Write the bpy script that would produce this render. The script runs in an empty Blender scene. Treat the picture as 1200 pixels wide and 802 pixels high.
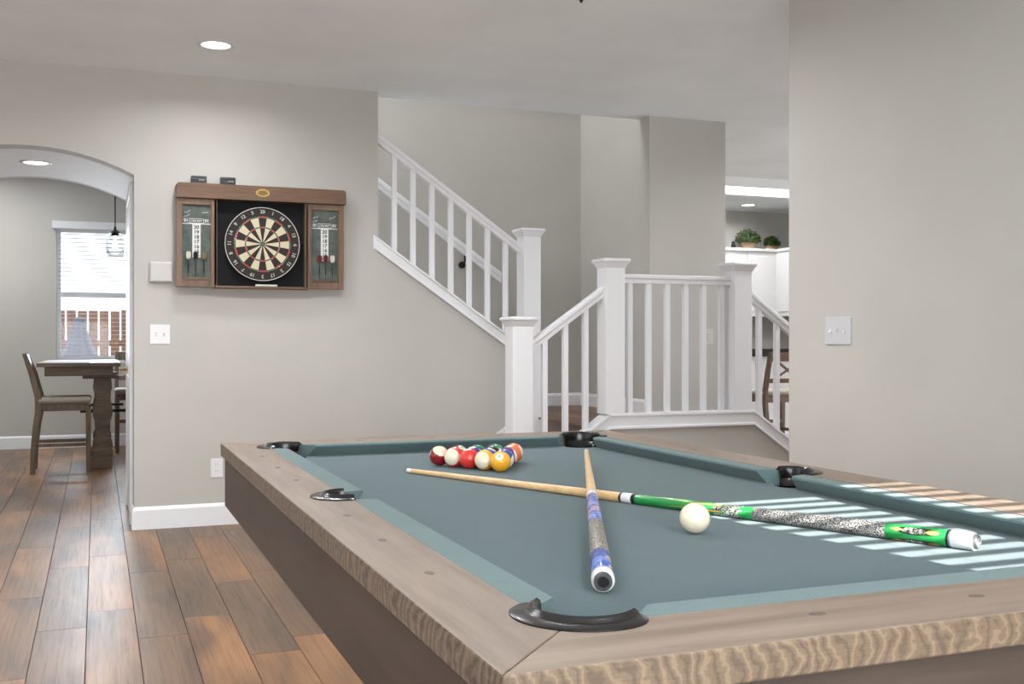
import bpy, bmesh, math, random
from mathutils import Vector, Matrix, noise as mnoise
PI = math.pi
random.seed(7)
scene = bpy.context.scene
COL = scene.collection

# ------------------------------------------------------------------ camera, world, sun, window and fill light, exposure
CAM_H = 1.125
cam_d = bpy.data.cameras.new('camera')
cam = bpy.data.objects.new('camera', cam_d); COL.objects.link(cam)
cam.location = (0, 0, CAM_H); cam.rotation_euler = (PI/2, 0, math.radians(-21.33))
cam_d.sensor_width = 36; cam_d.lens = 36*1245/1200; cam_d.shift_y = -0.8/1200; cam_d.clip_start = 0.02
scene.camera = cam
scene.view_settings.view_transform = 'Standard'
scene.view_settings.look = 'None'
scene.view_settings.gamma = 1
scene.view_settings.use_curve_mapping = False
scene.view_settings.exposure = 0.50
scene.cycles.use_denoising = True
scene.cycles.max_bounces = 10
scene.cycles.diffuse_bounces = 6
scene.cycles.sample_clamp_indirect = 6

world = bpy.data.worlds.new('sky'); scene.world = world; world.use_nodes = True
bgn = world.node_tree.nodes['Background']
bgn.inputs[0].default_value = (0.88, 0.94, 1.0, 1); bgn.inputs[1].default_value = 1.9

SUN_AZ, SUN_EL = math.radians(11), math.radians(26)
sd = bpy.data.lights.new('sun', 'SUN'); sd.energy = 18.0; sd.angle = math.radians(0.12); sd.color = (1, .97, .91)
sun = bpy.data.objects.new('sun', sd); COL.objects.link(sun)
sdir = Vector((-math.sin(SUN_AZ)*math.cos(SUN_EL), math.cos(SUN_AZ)*math.cos(SUN_EL), -math.sin(SUN_EL)))
sun.rotation_euler = sdir.to_track_quat('-Z', 'Y').to_euler()
sun.location = (3, -6, 4)

def area(name, loc, direction, sx, sy, power, color=(1, 1, 1), spread=180, shape='RECTANGLE', parent=None):
    d = bpy.data.lights.new(name, 'AREA'); d.energy = power; d.color = color; d.shape = shape
    d.size = sx; d.size_y = sy; d.spread = math.radians(spread)
    o = bpy.data.objects.new(name, d); COL.objects.link(o)
    o.location = loc; o.rotation_euler = Vector(direction).to_track_quat('-Z', 'Y').to_euler()
    if parent: o.parent = parent
    return o
# daylight at the dining window; all other area lights here are added fill
area('fill_back', (0.35, -1.52, 1.45), (0, 1, 0.5), 2.5, 1.7, 150, (.93, .965, 1))  # added main fill behind the camera, tilted up to lift the ceiling
area('fill_side', (-2.52, 2.4, 1.4), (1, 0, 0.42), 3.2, 1.6, 16, (.92, .96, 1))  # added side fill; the left wall has no opening
area('daylight_dining_window', (0.05, 12.05, 1.6), (0, -1, -.05), 0.9, 1.4, 30, (.82, .91, 1))
area('fill_kitchen', (8.9, 7.6, 1.5), (-1, 0, 0), 2.4, 1.4, 26, (.97, .98, 1))  # added kitchen fill in front of a solid wall
area('fill_hall', (8.9, 5.3, 1.5), (-1, 0, .25), 1.8, 1.6, 95, (.95, .98, 1))  # added fill to carry light deep towards the stairs
area('fill_stairwell', (1.5, 7.4, 4.9), (0, 0, -1), 2.0, .7, 44, (.97, .99, 1))  # added fill from above for the stairwell back wall

# ------------------------------------------------------------------ helpers
def newobj(name, me, parent=None):
    o = bpy.data.objects.new(name, me); COL.objects.link(o)
    if parent: o.parent = parent
    return o
def obj(name, bm, mats, parent=None, smooth=False, bevel=0, bseg=2, auto=None):
    bmesh.ops.recalc_face_normals(bm, faces=bm.faces[:])
    me = bpy.data.meshes.new(name); bm.to_mesh(me); bm.free()
    for m in (mats if isinstance(mats, (list, tuple)) else [mats]): me.materials.append(m)
    if smooth:
        for p in me.polygons: p.use_smooth = True
    if auto is not None:
        me.set_sharp_from_angle(angle=math.radians(auto))
    o = newobj(name, me, parent)
    if bevel:
        b = o.modifiers.new('bevel', 'BEVEL'); b.width = bevel; b.segments = bseg; b.limit_method = 'ANGLE'; b.angle_limit = math.radians(40)
    return o
def tag(o, label, cat, group=None):
    o['label'] = label; o['category'] = cat
    if group: o['group'] = group
    return o
def thing(name, label, cat, loc=(0, 0, 0), rz=0, group=None):
    o = bpy.data.objects.new(name, None); COL.objects.link(o); o.empty_display_size = .05
    o.location = loc; o.rotation_euler = (0, 0, rz)
    return tag(o, label, cat, group)
def struct(name, bm, mat, label=None, parent=None, **k):
    o = obj(name, bm, mat, parent, **k)
    if not parent: o['kind'] = 'structure'
    if label: o['label'] = label
    return o
def copy_tree(o, parent=None):
    c = o.copy(); COL.objects.link(c); c.parent = parent
    for ch in [x for x in bpy.data.objects if x.parent == o]: copy_tree(ch, c)
    return c
def B(): return bmesh.new()
def box(bm, x0, x1, y0, y1, z0, z1):
    vs = [bm.verts.new(p) for p in [(x0,y0,z0),(x1,y0,z0),(x1,y1,z0),(x0,y1,z0),(x0,y0,z1),(x1,y0,z1),(x1,y1,z1),(x0,y1,z1)]]
    for f in [(0,3,2,1),(4,5,6,7),(0,1,5,4),(1,2,6,5),(2,3,7,6),(3,0,4,7)]: bm.faces.new([vs[i] for i in f])
    return bm
def bx(*a): return box(B(), *a)
def prism(bm, pts, axis, a0, a1):
    """pts: 2-D outline; axis 'y' => pts are (x,z); 'z' => (x,y); 'x' => (y,z)"""
    def P(p, a):
        return {'y': (p[0], a, p[1]), 'z': (p[0], p[1], a), 'x': (a, p[0], p[1])}[axis]
    v0 = [bm.verts.new(P(p, a0)) for p in pts]; v1 = [bm.verts.new(P(p, a1)) for p in pts]
    bm.faces.new(v0); bm.faces.new(v1[::-1]); n = len(pts)
    for i in range(n): bm.faces.new([v0[i], v1[i], v1[(i+1)%n], v0[(i+1)%n]])
    return bm
def px(pts, axis, a0, a1): return prism(B(), pts, axis, a0, a1)
def frame_from(d):
    d = Vector(d).normalized(); up = Vector((0, 0, 1)) if abs(d.z) < .95 else Vector((1, 0, 0))
    s = d.cross(up).normalized(); return s, s.cross(d).normalized(), d
def tube(bm, pts, r, n=10, cap=True):
    pts = [Vector(p) for p in pts]; rr = r if isinstance(r, (list, tuple)) else [r]*len(pts)
    rings = []
    for i, p in enumerate(pts):
        d = pts[min(i+1, len(pts)-1)] - pts[max(i-1, 0)]
        s, t, _ = frame_from(d)
        rings.append([bm.verts.new(p + (s*math.cos(2*PI*k/n) + t*math.sin(2*PI*k/n))*rr[i]) for k in range(n)])
    for a, b in zip(rings, rings[1:]):
        for k in range(n): bm.faces.new([a[k], a[(k+1)%n], b[(k+1)%n], b[k]])
    if cap: bm.faces.new(rings[0]); bm.faces.new(rings[-1][::-1])
    return bm
def lathe(bm, prof, n=24, c=(0, 0, 0), a0=0, a1=2*PI):
    """prof: list of (r,z); revolve about z"""
    full = abs(a1-a0-2*PI) < 1e-6; m = n if full else n+1
    rings = []
    for r, z in prof:
        if r < 1e-6: rings.append([bm.verts.new((c[0], c[1], c[2]+z))])
        else: rings.append([bm.verts.new((c[0]+r*math.cos(a0+(a1-a0)*k/n), c[1]+r*math.sin(a0+(a1-a0)*k/n), c[2]+z)) for k in range(m)])
    for a, b in zip(rings, rings[1:]):
        for k in range(n):
            k2 = (k+1) % m
            if len(a) == 1 and len(b) == 1: continue
            if len(a) == 1: bm.faces.new([a[0], b[k2], b[k]])
            elif len(b) == 1: bm.faces.new([a[k], a[k2], b[0]])
            else: bm.faces.new([a[k], a[k2], b[k2], b[k]])
    return bm
def sqprof(bm, cx, cy, prof):
    """square section post: list of (half width, z)"""
    rings = [[bm.verts.new((cx+sx*hw, cy+sy*hw, z)) for sx, sy in ((-1,-1),(1,-1),(1,1),(-1,1))] for hw, z in prof]
    for a, b in zip(rings, rings[1:]):
        for k in range(4): bm.faces.new([a[k], a[(k+1)%4], b[(k+1)%4], b[k]])
    bm.faces.new(rings[0]); bm.faces.new(rings[-1][::-1]); return bm
def sheared(bm, x0, x1, y0, y1, zb0, zt0, zb1, zt1):
    """board along x whose bottom/top heights change linearly (raked board)"""
    return prism(bm, [(x0, zb0), (x1, zb1), (x1, zt1), (x0, zt0)], 'y', y0, y1)
_tc = {}
def textmesh(s, size=1.0, bold=False):
    cu = bpy.data.curves.new('t', 'FONT'); cu.body = s; cu.size = size; cu.align_x = 'CENTER'; cu.align_y = 'CENTER'; cu.resolution_u = 3
    if bold: cu.offset = size*0.03
    o = bpy.data.objects.new('t', cu); COL.objects.link(o)
    dg = bpy.context.evaluated_depsgraph_get(); e = o.evaluated_get(dg); me = e.to_mesh()
    V = [v.co.copy() for v in me.vertices]; F = [tuple(p.vertices) for p in me.polygons]
    e.to_mesh_clear(); bpy.data.objects.remove(o); bpy.data.curves.remove(cu)
    return V, F
def add_text(bm, s, size, M, bold=False):
    V, F = textmesh(s, size, bold)
    vs = [bm.verts.new(M @ v) for v in V]
    for f in F:
        try: bm.faces.new([vs[i] for i in f])
        except ValueError: pass
    return bm

# ------------------------------------------------------------------ materials
def lin(c):
    return tuple(((x/255)/12.92 if x/255 <= .04045 else ((x/255+.055)/1.055)**2.4) for x in c) + (1,)
def base(name, col, rough=.5, metal=0, spec=.5, **k):
    m = bpy.data.materials.new(name); m.use_nodes = True
    p = m.node_tree.nodes['Principled BSDF']
    p.inputs['Base Color'].default_value = lin(col); p.inputs['Roughness'].default_value = rough
    p.inputs['Metallic'].default_value = metal; p.inputs['Specular IOR Level'].default_value = spec
    for a, b in k.items(): p.inputs[a].default_value = b
    return m
def N(m, t, **k):
    n = m.node_tree.nodes.new(t)
    for a, b in k.items(): setattr(n, a, b)
    return n
def LK(m, a, b): m.node_tree.links.new(a, b)
def P_(m): return m.node_tree.nodes['Principled BSDF']
def coords(m, scale=(1, 1, 1), kind='Object', rot=(0, 0, 0), geo=False):
    mp = N(m, 'ShaderNodeMapping'); mp.inputs['Scale'].default_value = scale; mp.inputs['Rotation'].default_value = rot
    if geo: LK(m, N(m, 'ShaderNodeNewGeometry').outputs['Position'], mp.inputs[0])
    else: LK(m, N(m, 'ShaderNodeTexCoord').outputs[kind], mp.inputs[0])
    return mp
def noise_(m, vec, scale=5, detail=4, rough=.55, dist=0):
    n = N(m, 'ShaderNodeTexNoise'); n.inputs['Scale'].default_value = scale; n.inputs['Detail'].default_value = detail
    n.inputs['Roughness'].default_value = rough; n.inputs['Distortion'].default_value = dist
    if vec: LK(m, vec, n.inputs['Vector'])
    return n
def ramp(m, fac, stops, interp='LINEAR'):
    r = N(m, 'ShaderNodeValToRGB'); r.color_ramp.interpolation = interp
    el = r.color_ramp.elements
    while len(el) < len(stops): el.new(.5)
    for e, (p, c) in zip(el, stops): e.position = p; e.color = lin(c) if max(c) > 1.01 else tuple(c)+(1,)
    LK(m, fac, r.inputs[0]); return r
def bump(m, h, strength=.2, dist=.002):
    b = N(m, 'ShaderNodeBump'); b.inputs['Strength'].default_value = strength; b.inputs['Distance'].default_value = dist
    LK(m, h, b.inputs['Height']); LK(m, b.outputs[0], P_(m).inputs['Normal']); return b
def mix(m, fac, a, b, mode='MIX'):
    x = N(m, 'ShaderNodeMix', data_type='RGBA', blend_type=mode)
    if hasattr(fac, 'node'): LK(m, fac, x.inputs[0])
    else: x.inputs[0].default_value = fac
    for v, i in ((a, 6), (b, 7)):
        if hasattr(v, 'node'): LK(m, v, x.inputs[i])
        else: x.inputs[i].default_value = v
    return x.outputs[2]
def painted(name, col, rough=.6, amp=.03):
    m = base(name, col, rough, spec=.35); c = coords(m, geo=True)
    n2 = noise_(m, c.outputs[0], 55, 3); bump(m, n2.outputs[0], .12, .003)
    n1 = noise_(m, c.outputs[0], .9, 3)
    d = tuple(max(0, x*(1-amp)) for x in col); u = tuple(min(255, x*(1+amp)) for x in col)
    LK(m, ramp(m, n1.outputs[0], [(.3, d), (.7, u)]).outputs[0], P_(m).inputs['Base Color']); return m
def wood(name, dark, mid, light, axis='y', scale=1.0, rough=.45, contrast=.5, rnd=False, cath=.5, fine=1.0):
    """oak-like grain running along axis"""
    m = base(name, mid, rough, spec=.4)
    st = {'x': (.8, 9, 9), 'y': (9, .8, 9), 'z': (9, 9, .8)}[axis]
    c = coords(m, tuple(s*scale for s in st), geo=not rnd)
    vec = c.outputs[0]
    if rnd:
        oi = N(m, 'ShaderNodeObjectInfo'); a = N(m, 'ShaderNodeVectorMath', operation='ADD')
        ml = N(m, 'ShaderNodeMath', operation='MULTIPLY'); LK(m, oi.outputs['Random'], ml.inputs[0]); ml.inputs[1].default_value = 61.7
        cb = N(m, 'ShaderNodeCombineXYZ'); LK(m, ml.outputs[0], cb.inputs[0]); LK(m, ml.outputs[0], cb.inputs[1]); LK(m, ml.outputs[0], cb.inputs[2])
        LK(m, vec, a.inputs[0]); LK(m, cb.outputs[0], a.inputs[1]); vec = a.outputs[0]
    n0 = noise_(m, vec, .55, 2, .5, .6)
    w = N(m, 'ShaderNodeMath', operation='MULTIPLY'); LK(m, n0.outputs[0], w.inputs[0]); w.inputs[1].default_value = 13
    s = N(m, 'ShaderNodeMath', operation='SINE'); LK(m, w.outputs[0], s.inputs[0])
    sr = N(m, 'ShaderNodeMapRange'); LK(m, s.outputs[0], sr.inputs[0]); sr.inputs[1].default_value = -1; sr.inputs[2].default_value = 1
    nf = noise_(m, vec, 6*fine, 5, .7)
    a = ramp(m, nf.outputs[0], [(.3, dark), (.52, mid), (.75, light)])
    b = ramp(m, sr.outputs[0], [(.0, dark), (.45, mid), (1, light)])
    col = mix(m, cath, a.outputs[0], b.outputs[0])
    LK(m, col, P_(m).inputs['Base Color'])
    bump(m, nf.outputs[0], .15, .001)
    return m

def edge_grain(name, dark, mid, light, axis, line='dark'):
    """end grain of the plain-sawn rail edge: repeated arched rings along the length"""
    m = base(name, mid, .5, spec=.35)
    g = N(m, 'ShaderNodeNewGeometry'); sp = N(m, 'ShaderNodeSeparateXYZ'); LK(m, g.outputs['Position'], sp.inputs[0])
    def mt(op, a, b=None):
        n = N(m, 'ShaderNodeMath', operation=op)
        for i, v in enumerate((a, b)):
            if v is None: continue
            if hasattr(v, 'node'): LK(m, v, n.inputs[i])
            else: n.inputs[i].default_value = v
        return n.outputs[0]
    al = sp.outputs[0 if axis == 'x' else 1]
    nz = noise_(m, g.outputs['Position'], 5, 3, .5).outputs[0]; nz2 = noise_(m, g.outputs['Position'], 60, 2, .5).outputs[0]
    zz = mt('SUBTRACT', sp.outputs[2], .775)
    arch_ = mt('MULTIPLY', mt('MULTIPLY', zz, zz), 5200)
    ph = mt('ADD', mt('ADD', mt('MULTIPLY', al, 270), arch_), mt('ADD', mt('MULTIPLY', nz, 60), mt('MULTIPLY', nz2, 8.0)))
    sn = mt('MULTIPLY', mt('ADD', mt('SINE', ph), 1.0), .5)
    if line == 'dark': a = ramp(m, sn, [(.0, dark), (.22, mid), (.75, mid), (1, light)])
    else: a = ramp(m, sn, [(.0, dark), (.3, mid), (.80, mid), (.95, light)])
    mp = coords(m, (3, 3, 120) , geo=True); nf = noise_(m, mp.outputs[0], 3, 3, .6)
    b = ramp(m, nf.outputs[0], [(.3, dark), (.5, mid), (.7, light)])
    LK(m, mix(m, .25, a.outputs[0], b.outputs[0]), P_(m).inputs['Base Color']); bump(m, sn, .15, .001); return m
M = {}
M['wall'] = painted('wall_paint', (188, 185, 180))
M['ceil'] = painted('ceiling_paint', (238, 243, 245), .7)
M['white'] = base('white_trim', (230, 231, 234), .35); 
M['whitewall'] = painted('white_satin', (222, 222, 222), .5)
M['plate'] = base('white_plastic', (226, 226, 226), .35)
M['black'] = base('black_plastic', (18, 18, 19), .35)
M['darkmetal'] = base('dark_bronze', (48, 44, 41), .4, .7)
M['brass'] = base('brass', (190, 160, 95), .3, .9)
M['chrome'] = base('steel', (180, 180, 180), .25, 1)
M['glassy'] = base('clear_glass', (255, 255, 255), .02, **{'Transmission Weight': 1.0, 'IOR': 1.45})

def emis(name, col, s):
    m = base(name, col, .5); p = P_(m); p.inputs['Emission Color'].default_value = lin(col); p.inputs['Emission Strength'].default_value = s; return m
M['lamp'] = emis('lamp_diffuser', (255, 250, 240), 5)

def plank_mat(name, pattern=False):
    m = base(name, (130, 98, 74), .36, spec=.5)
    c = coords(m, (1, 1, 1), geo=True); vec = c.outputs[0]
    oi = N(m, 'ShaderNodeObjectInfo')
    if pattern:
        bt = N(m, 'ShaderNodeTexBrick'); mp = coords(m, (1, 1, 1), geo=True, rot=(0, 0, PI/2)); LK(m, mp.outputs[0], bt.inputs[0])
        bt.inputs['Scale'].default_value = 1; bt.inputs['Mortar Size'].default_value = .0015; bt.inputs['Brick Width'].default_value = 1.22; bt.inputs['Row Height'].default_value = .1825
        bt.inputs['Color1'].default_value = (0, 0, 0, 1); bt.inputs['Color2'].default_value = (1, 1, 1, 1); bt.inputs['Mortar'].default_value = (.5, .5, .5, 1)
        rnd = bt.outputs[0]
    else: rnd = oi.outputs['Random']
    ml = N(m, 'ShaderNodeMath', operation='MULTIPLY'); LK(m, rnd, ml.inputs[0]); ml.inputs[1].default_value = 37.3
    cb = N(m, 'ShaderNodeCombineXYZ')
    for i in range(3): LK(m, ml.outputs[0], cb.inputs[i])
    ad = N(m, 'ShaderNodeVectorMath', operation='ADD'); LK(m, vec, ad.inputs[0]); LK(m, cb.outputs[0], ad.inputs[1])
    st = N(m, 'ShaderNodeMapping'); st.inputs['Scale'].default_value = (16, .45, 1); LK(m, ad.outputs[0], st.inputs[0])
    blot = N(m, 'ShaderNodeMapping'); blot.inputs['Scale'].default_value = (4.2, .9, 1); LK(m, ad.outputs[0], blot.inputs[0])
    g = noise_(m, st.outputs[0], 5, 6, .7, .3); bl = noise_(m, blot.outputs[0], 1.1, 3, .5, .4)
    colA = ramp(m, bl.outputs[0], [(.28, (68, 53, 43)), (.42, (102, 75, 54)), (.6, (138, 99, 65)), (.78, (160, 119, 80))])
    colB = ramp(m, bl.outputs[0], [(.28, (66, 53, 44)), (.5, (96, 75, 58)), (.75, (124, 96, 72))])
    rr = ramp(m, rnd, [(.35, (0, 0, 0)), (.75, (1, 1, 1))])
    c0 = mix(m, rr.outputs[0], colA.outputs[0], colB.outputs[0])
    gr = ramp(m, g.outputs[0], [(.3, (.58, .56, .55)), (.5, (.95, .95, .95)), (.7, (1.0, 1.0, 1.0))])
    col = mix(m, 1.0, c0, gr.outputs[0], 'MULTIPLY')
    LK(m, col, P_(m).inputs['Base Color'])
    rg = ramp(m, g.outputs[0], [(.2, (.44, .44, .44)), (.8, (.31, .31, .31))]); LK(m, rg.outputs[0], P_(m).inputs['Roughness'])
    bump(m, g.outputs[0], .12, .0015)
    return m
M['plank'] = plank_mat('oak_plank'); M['plankfield'] = plank_mat('oak_plank_field', True)
M['joint'] = base('floor_joint', (58, 46, 38), .8)

# ------------------------------------------------------------------ setting
WV = 6.72          # face of the dartboard wall
CZ = 2.74          # ceiling height
UR = 2.90          # face of the wall with the triple switch
VB = -1.6          # wall behind the camera
UL = -2.6
struct('floor', box(box(B(), UL-.2, 9.2, VB-.2, 12.5, -.12, -.012), 2.25, 2.3, 5.8, 5.9, -.012, -.0119), M['joint'], 'dark subfloor showing in the joints of the brown floor planks')
fl = bpy.data.objects['floor']
PW, PLN, GAP = .1825, 1.22, .0018
mesh_cache = {}
def plank(x0, y0, y1, z=0, parent=fl, th=.011, w=PW):
    key = (round(y1-y0, 3), th, w)
    if key not in mesh_cache:
        bm = bx(GAP/2, w-GAP/2, GAP/2, y1-y0-GAP/2, -th, 0)
        e = [e for e in bm.edges if all(v.co.z > -1e-6 for v in e.verts)]
        bmesh.ops.bevel(bm, geom=e, offset=.0012, segments=1, affect='EDGES')
        bmesh.ops.recalc_face_normals(bm, faces=bm.faces[:])
        me = bpy.data.meshes.new('plank'); bm.to_mesh(me); bm.free(); me.materials.append(M['plank']); mesh_cache[key] = me
    o = newobj('plank', mesh_cache[key], parent); o.location = (x0, y0, z); return o
field = B(); npl = 0
U0 = -2.046 - .1825*3
k = 0
x = U0
def inview(x, y0, y1):
    if y1 < .5: return False
    for yy in (y0, (y0+y1)/2, y1):
        for xx in (x, x+PW):
            X = xx*math.cos(.3723)-yy*math.sin(.3723); Z = xx*math.sin(.3723)+yy*math.cos(.3723)
            if Z > .4 and -.75 < X/Z < .22: return True
    return False
random.seed(11)
while x < 3.0:
    off = random.choice([.1, .35, .6, .8, 1.0, .2, .5])*PLN
    y = VB - off
    while y < 12.2:
        a, b = max(y, VB), min(y+PLN, 12.2); y += PLN
        if b-a < .08: continue
        if x > 1.75 and b > 7.9: continue
        if inview(x, a, b) and x < 1.9: plank(x, a, b); npl += 1
        else: box(field, x+.001, x+PW-.001, a+.001, b-.001, -.011, 0)
    x += PW
box(field, x, 9.0, VB, 11.3, -.011, 0)
o = obj('plank_field', field, M['plankfield'], fl); o['kind'] = 'stuff'

# ceiling
bm = B()
box(bm, UL-.2, 9.2, VB-.2, WV+.15, CZ, CZ+.15)
box(bm, 3.83, 9.2, WV+.15, 11.5, CZ, CZ+.15)
struct('ceiling', bm, M['ceil'], 'flat pale grey painted ceiling')
struct('ceiling_dining', bx(-3.2, 2.2, 7.98, 12.4, 3.05, 3.15), M['ceil'], 'pale dining room ceiling beyond the arch')
struct('ceiling_stairwell', bx(-.2, 3.9, WV, 8.1, 5.2, 5.3), M['ceil'], 'high ceiling over the stairwell')

# dartboard wall with arch and raked knee wall
AC, AH, ASP, APX = -.38, .585, 2.118, 2.258
AR = (AH**2 + (APX-ASP)**2)/(2*(APX-ASP))
def arch(n=28):
    th = math.asin(AH/AR); zc = APX-AR
    return [(AC+AR*math.sin(-th+2*th*i/n), zc+AR*math.cos(-th+2*th*i/n)) for i in range(n+1)]
arc = arch()
SB = lambda u: 1.701-.693*(u-1.694)      # underside of the upper stringer board
outline = [(UL, 0), (AC-AH, 0)] + arc + [(AC+AH, 0), (2.66, 0), (2.66, SB(2.66)), (1.694, 1.701), (1.694, CZ), (UL, CZ)]
struct('wall_dartboard', px(outline, 'y', WV, WV+.15), M['wall'], 'warm grey wall with arched opening and raked end under the stair')
# passage behind the arch: side walls and vault
struct('wall_passage_right', bx(AC+AH, AC+AH+.12, WV+.15, 7.98, 0, ASP+.2), M['wall'], 'side of the arched passage beside the closet door')
struct('wall_passage_left', bx(AC-AH-.12, AC-AH, WV+.15, 7.98, 0, ASP+.2), M['wall'], 'side of the arched passage')
vault = arc + [(AC+AH+.1, ASP), (AC+AH+.1, 2.5), (AC-AH-.1, 2.5), (AC-AH-.1, ASP)]
struct('ceiling_vault', px(vault, 'y', WV+.15, 7.98), M['whitewall'], 'shallow barrel vault over the arched passage')
d = px([(-3.0, 0), (AC-AH, 0)] + arc + [(AC+AH, 0), (1.9, 0), (1.9, 3.05), (-3.0, 3.05)], 'y', 7.98, 8.06)
struct('wall_dining_front', d, M['wall'], 'dining room side of the arch wall')
# stairwell
struct('wall_stairwell', bx(.2, 3.83, 7.88, 7.96, 0, 5.2), M['wall'], 'warm grey back wall of the stairwell')
struct('wall_stairwell_side', bx(3.68, 3.83, WV+.15, 7.88, 0, 5.2), M['wall'], 'shaded side wall at the head of the landing')
struct('wall_stairwell_end', bx(.1, .2, WV+.15, 7.96, 2.5, 5.2), M['wall'])
struct('wall_upper', bx(.1, 3.83, WV+.02, WV+.15, CZ+.15, 5.2), M['wall'])
struct('wall_segment', bx(3.68, 4.312, WV, WV+.15, 0, CZ), M['wall'], 'short wall between the stairwell and the kitchen opening')
struct('wall_hall', bx(4.17, 4.312, WV+.15, 11.4, 0, CZ), M['wall'])
struct('roof_sun_block', bx(-3.6, 9.6, VB-.5, 12.8, 5.32, 5.5), M['ceil'])  # unseen slab added to keep the sun off the garden fence
struct('wall_sun_block', bx(-3.2, 9.1, 12.2, 12.34, 3.16, 5.32), M['wall'])  # unseen wall added under the slab to stop the same sun
# right wall, back wall with the high window, left wall
struct('wall_right', bx(UR, UR+.13, VB, 4.0, 0, CZ), M['wall'], 'warm grey wall with the triple light switch')
struct('wall_hall_front', bx(UR+.13, 9.1, 3.87, 4.0, 0, CZ), M['wall'])
SW = (1.81, 2.86, 2.155, 2.665)   # sun window: u0,u1,z0,z1
bw = B()
box(bw, UL, SW[0], VB-.12, VB, 0, CZ); box(bw, SW[1], UR+.13, VB-.12, VB, 0, CZ)
box(bw, SW[0], SW[1], VB-.12, VB, 0, SW[2]); box(bw, SW[0], SW[1], VB-.12, VB, SW[3], CZ)
struct('wall_back', bw, M['wall'])
struct('wall_left', bx(UL-.13, UL, VB, WV+.15, 0, CZ), M['wall'])
# dining walls with a window opening
DW = (-.402, .62, .92, 2.33)
dw = B()
box(dw, -3.2, DW[0], 12.2, 12.34, 0, 3.05); box(dw, DW[1], 2.0, 12.2, 12.34, 0, 3.05)
box(dw, DW[0], DW[1], 12.2, 12.34, 0, DW[2]); box(dw, DW[0], DW[1], 12.2, 12.34, DW[3], 3.05)
struct('wall_dining', dw, M['wall'], 'far dining room wall around the window')
struct('wall_dining_left', bx(-3.13, -3.0, 8.0, 12.3, 0, 3.05), M['wall'])
struct('wall_dining_right', bx(1.9, 2.03, 8.0, 12.3, 0, 3.05), M['wall'])
# kitchen walls
struct('wall_kitchen', bx(4.2, 9.1, 11.27, 11.4, 0, CZ), M['wall'], 'grey kitchen wall above the cabinets')
struct('wall_kitchen_right', bx(8.98, 9.1, 4.0, 11.3, 0, CZ), M['wall'])

# baseboards
def bprof(bm, x0, x1, y0, out, z=0, h=.135, t=.015):   # along x, face towards -y (out=-1)
    prism(bm, [(y0, z), (y0+out*t, z), (y0+out*t, z+h-.02), (y0+out*t*.5, z+h-.006), (y0, z+h)], 'x', x0, x1)
    return bm
def bprofy(bm, x0, out, y0, y1, z=0, h=.135, t=.015):
    prism(bm, [(x0, z), (x0+out*t, z), (x0+out*t, z+h-.02), (x0+out*t*.5, z+h-.006), (x0, z+h)], 'y', y0, y1)
    return bm
b_ = bprof(B(), AC+AH, 2.25, WV, -1); bprof(b_, UL, AC-AH, WV, -1)
struct('baseboard_dartboard', b_, M['white'], 'white baseboard under the dartboard wall')
struct('baseboard_dining', bprof(B(), -3, 1.9, 12.2, -1), M['white'], 'white baseboard along the dining room wall')
struct('baseboard_right', bprofy(B(), UR, -1, VB, 4.0), M['white'])
b_ = bprofy(B(), AC+AH, -1, WV-.015, 6.86, t=.013); bprofy(b_, AC+AH, -1, 7.90, 7.99)
struct('baseboard_passage', b_, M['white'], 'white baseboard ends beside the closet door')
LZ = .605
struct('baseboard_landing', bprof(B(), 2.9, 3.68, 7.88, -1, LZ, .10), M['white'], 'white baseboard at the back of the landing')
struct('baseboard_landing_side', bprofy(B(), 3.68, -1, WV, 7.88, LZ, .10), M['white'])

# landing and flights
lt = thing('stair_landing', 'raised landing of brown planks with short flights down both sides', 'stairs', (0, 0, 0))
del lt['category']; lt['kind'] = 'structure'
obj('platform', box(box(B(), 2.84, 3.74, 5.84, WV+.14, 0, LZ-.013), 2.74, 3.68, WV+.14, 7.88, 0, LZ-.013), M['plank'], lt)
for i in range(5):
    plank(2.81+i*.1825, 5.84, 7.0 if i % 2 else 6.5, LZ, lt, .012); plank(2.81+i*.1825, 7.0 if i % 2 else 6.5, 7.86, LZ, lt, .012)
for i, (u0, z) in enumerate([(2.30, LZ/3), (2.57, LZ*2/3)]):
    obj('tread', bx(u0-.025, u0+.28, 5.84, WV-.002, z-.03, z), M['plank'], lt, bevel=.006)
    obj('riser', bx(u0, u0+.27, 5.84, WV-.002, z-LZ/3, z-.03), M['plank'], lt)
obj('riser', bx(2.83, 2.84, 5.84, WV-.002, LZ*2/3, LZ-.012), M['plank'], lt)
for i, (u0, z) in enumerate([(3.74, LZ*2/3), (4.01, LZ/3)]):
    obj('tread', bx(u0, u0+.295, 5.84, WV-.002, z-.03, z), M['plank'], lt, bevel=.006)
    obj('riser', bx(u0, u0+.27, 5.84, WV-.002, max(0, z-LZ/3), z-.03), M['plank'], lt)
# upper flight
up = B()
for i in range(12):
    u1 = 2.70-.27*i; z = LZ+.187*(i+2)
    box(up, max(u1-.27, .21), u1, WV+.15, 7.878, max(z-.55, LZ+.01 if u1 > 2.3 else z-.55), z)
struct('stair_flight', up, M['white'], 'upper stair flight rising behind the raked wall')
# knee wall below landing railing
VR = 5.80
CU, CL = .688, .592
SL = .71
knee = [(2.27, 0), (2.27, CL-SL*(2.875-2.27)), (2.875, CL), (3.90, CL), (4.70, CL-SL*.8), (4.70, 0)]
struct('wall_landing', px(knee, 'y', VR-.045, VR+.035), M['wall'], 'low knee wall under the white landing railing')
# skirtboard on dart wall beside lower flight
sk = px([(2.10, 0), (2.10, .14), (2.16, .255), (2.66, .255+.71*.5), (2.66, 0)], 'y', WV-.018, WV)
struct('trim_1', sk, M['white'], 'white skirtboard climbing the wall beside the lower steps')

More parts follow.
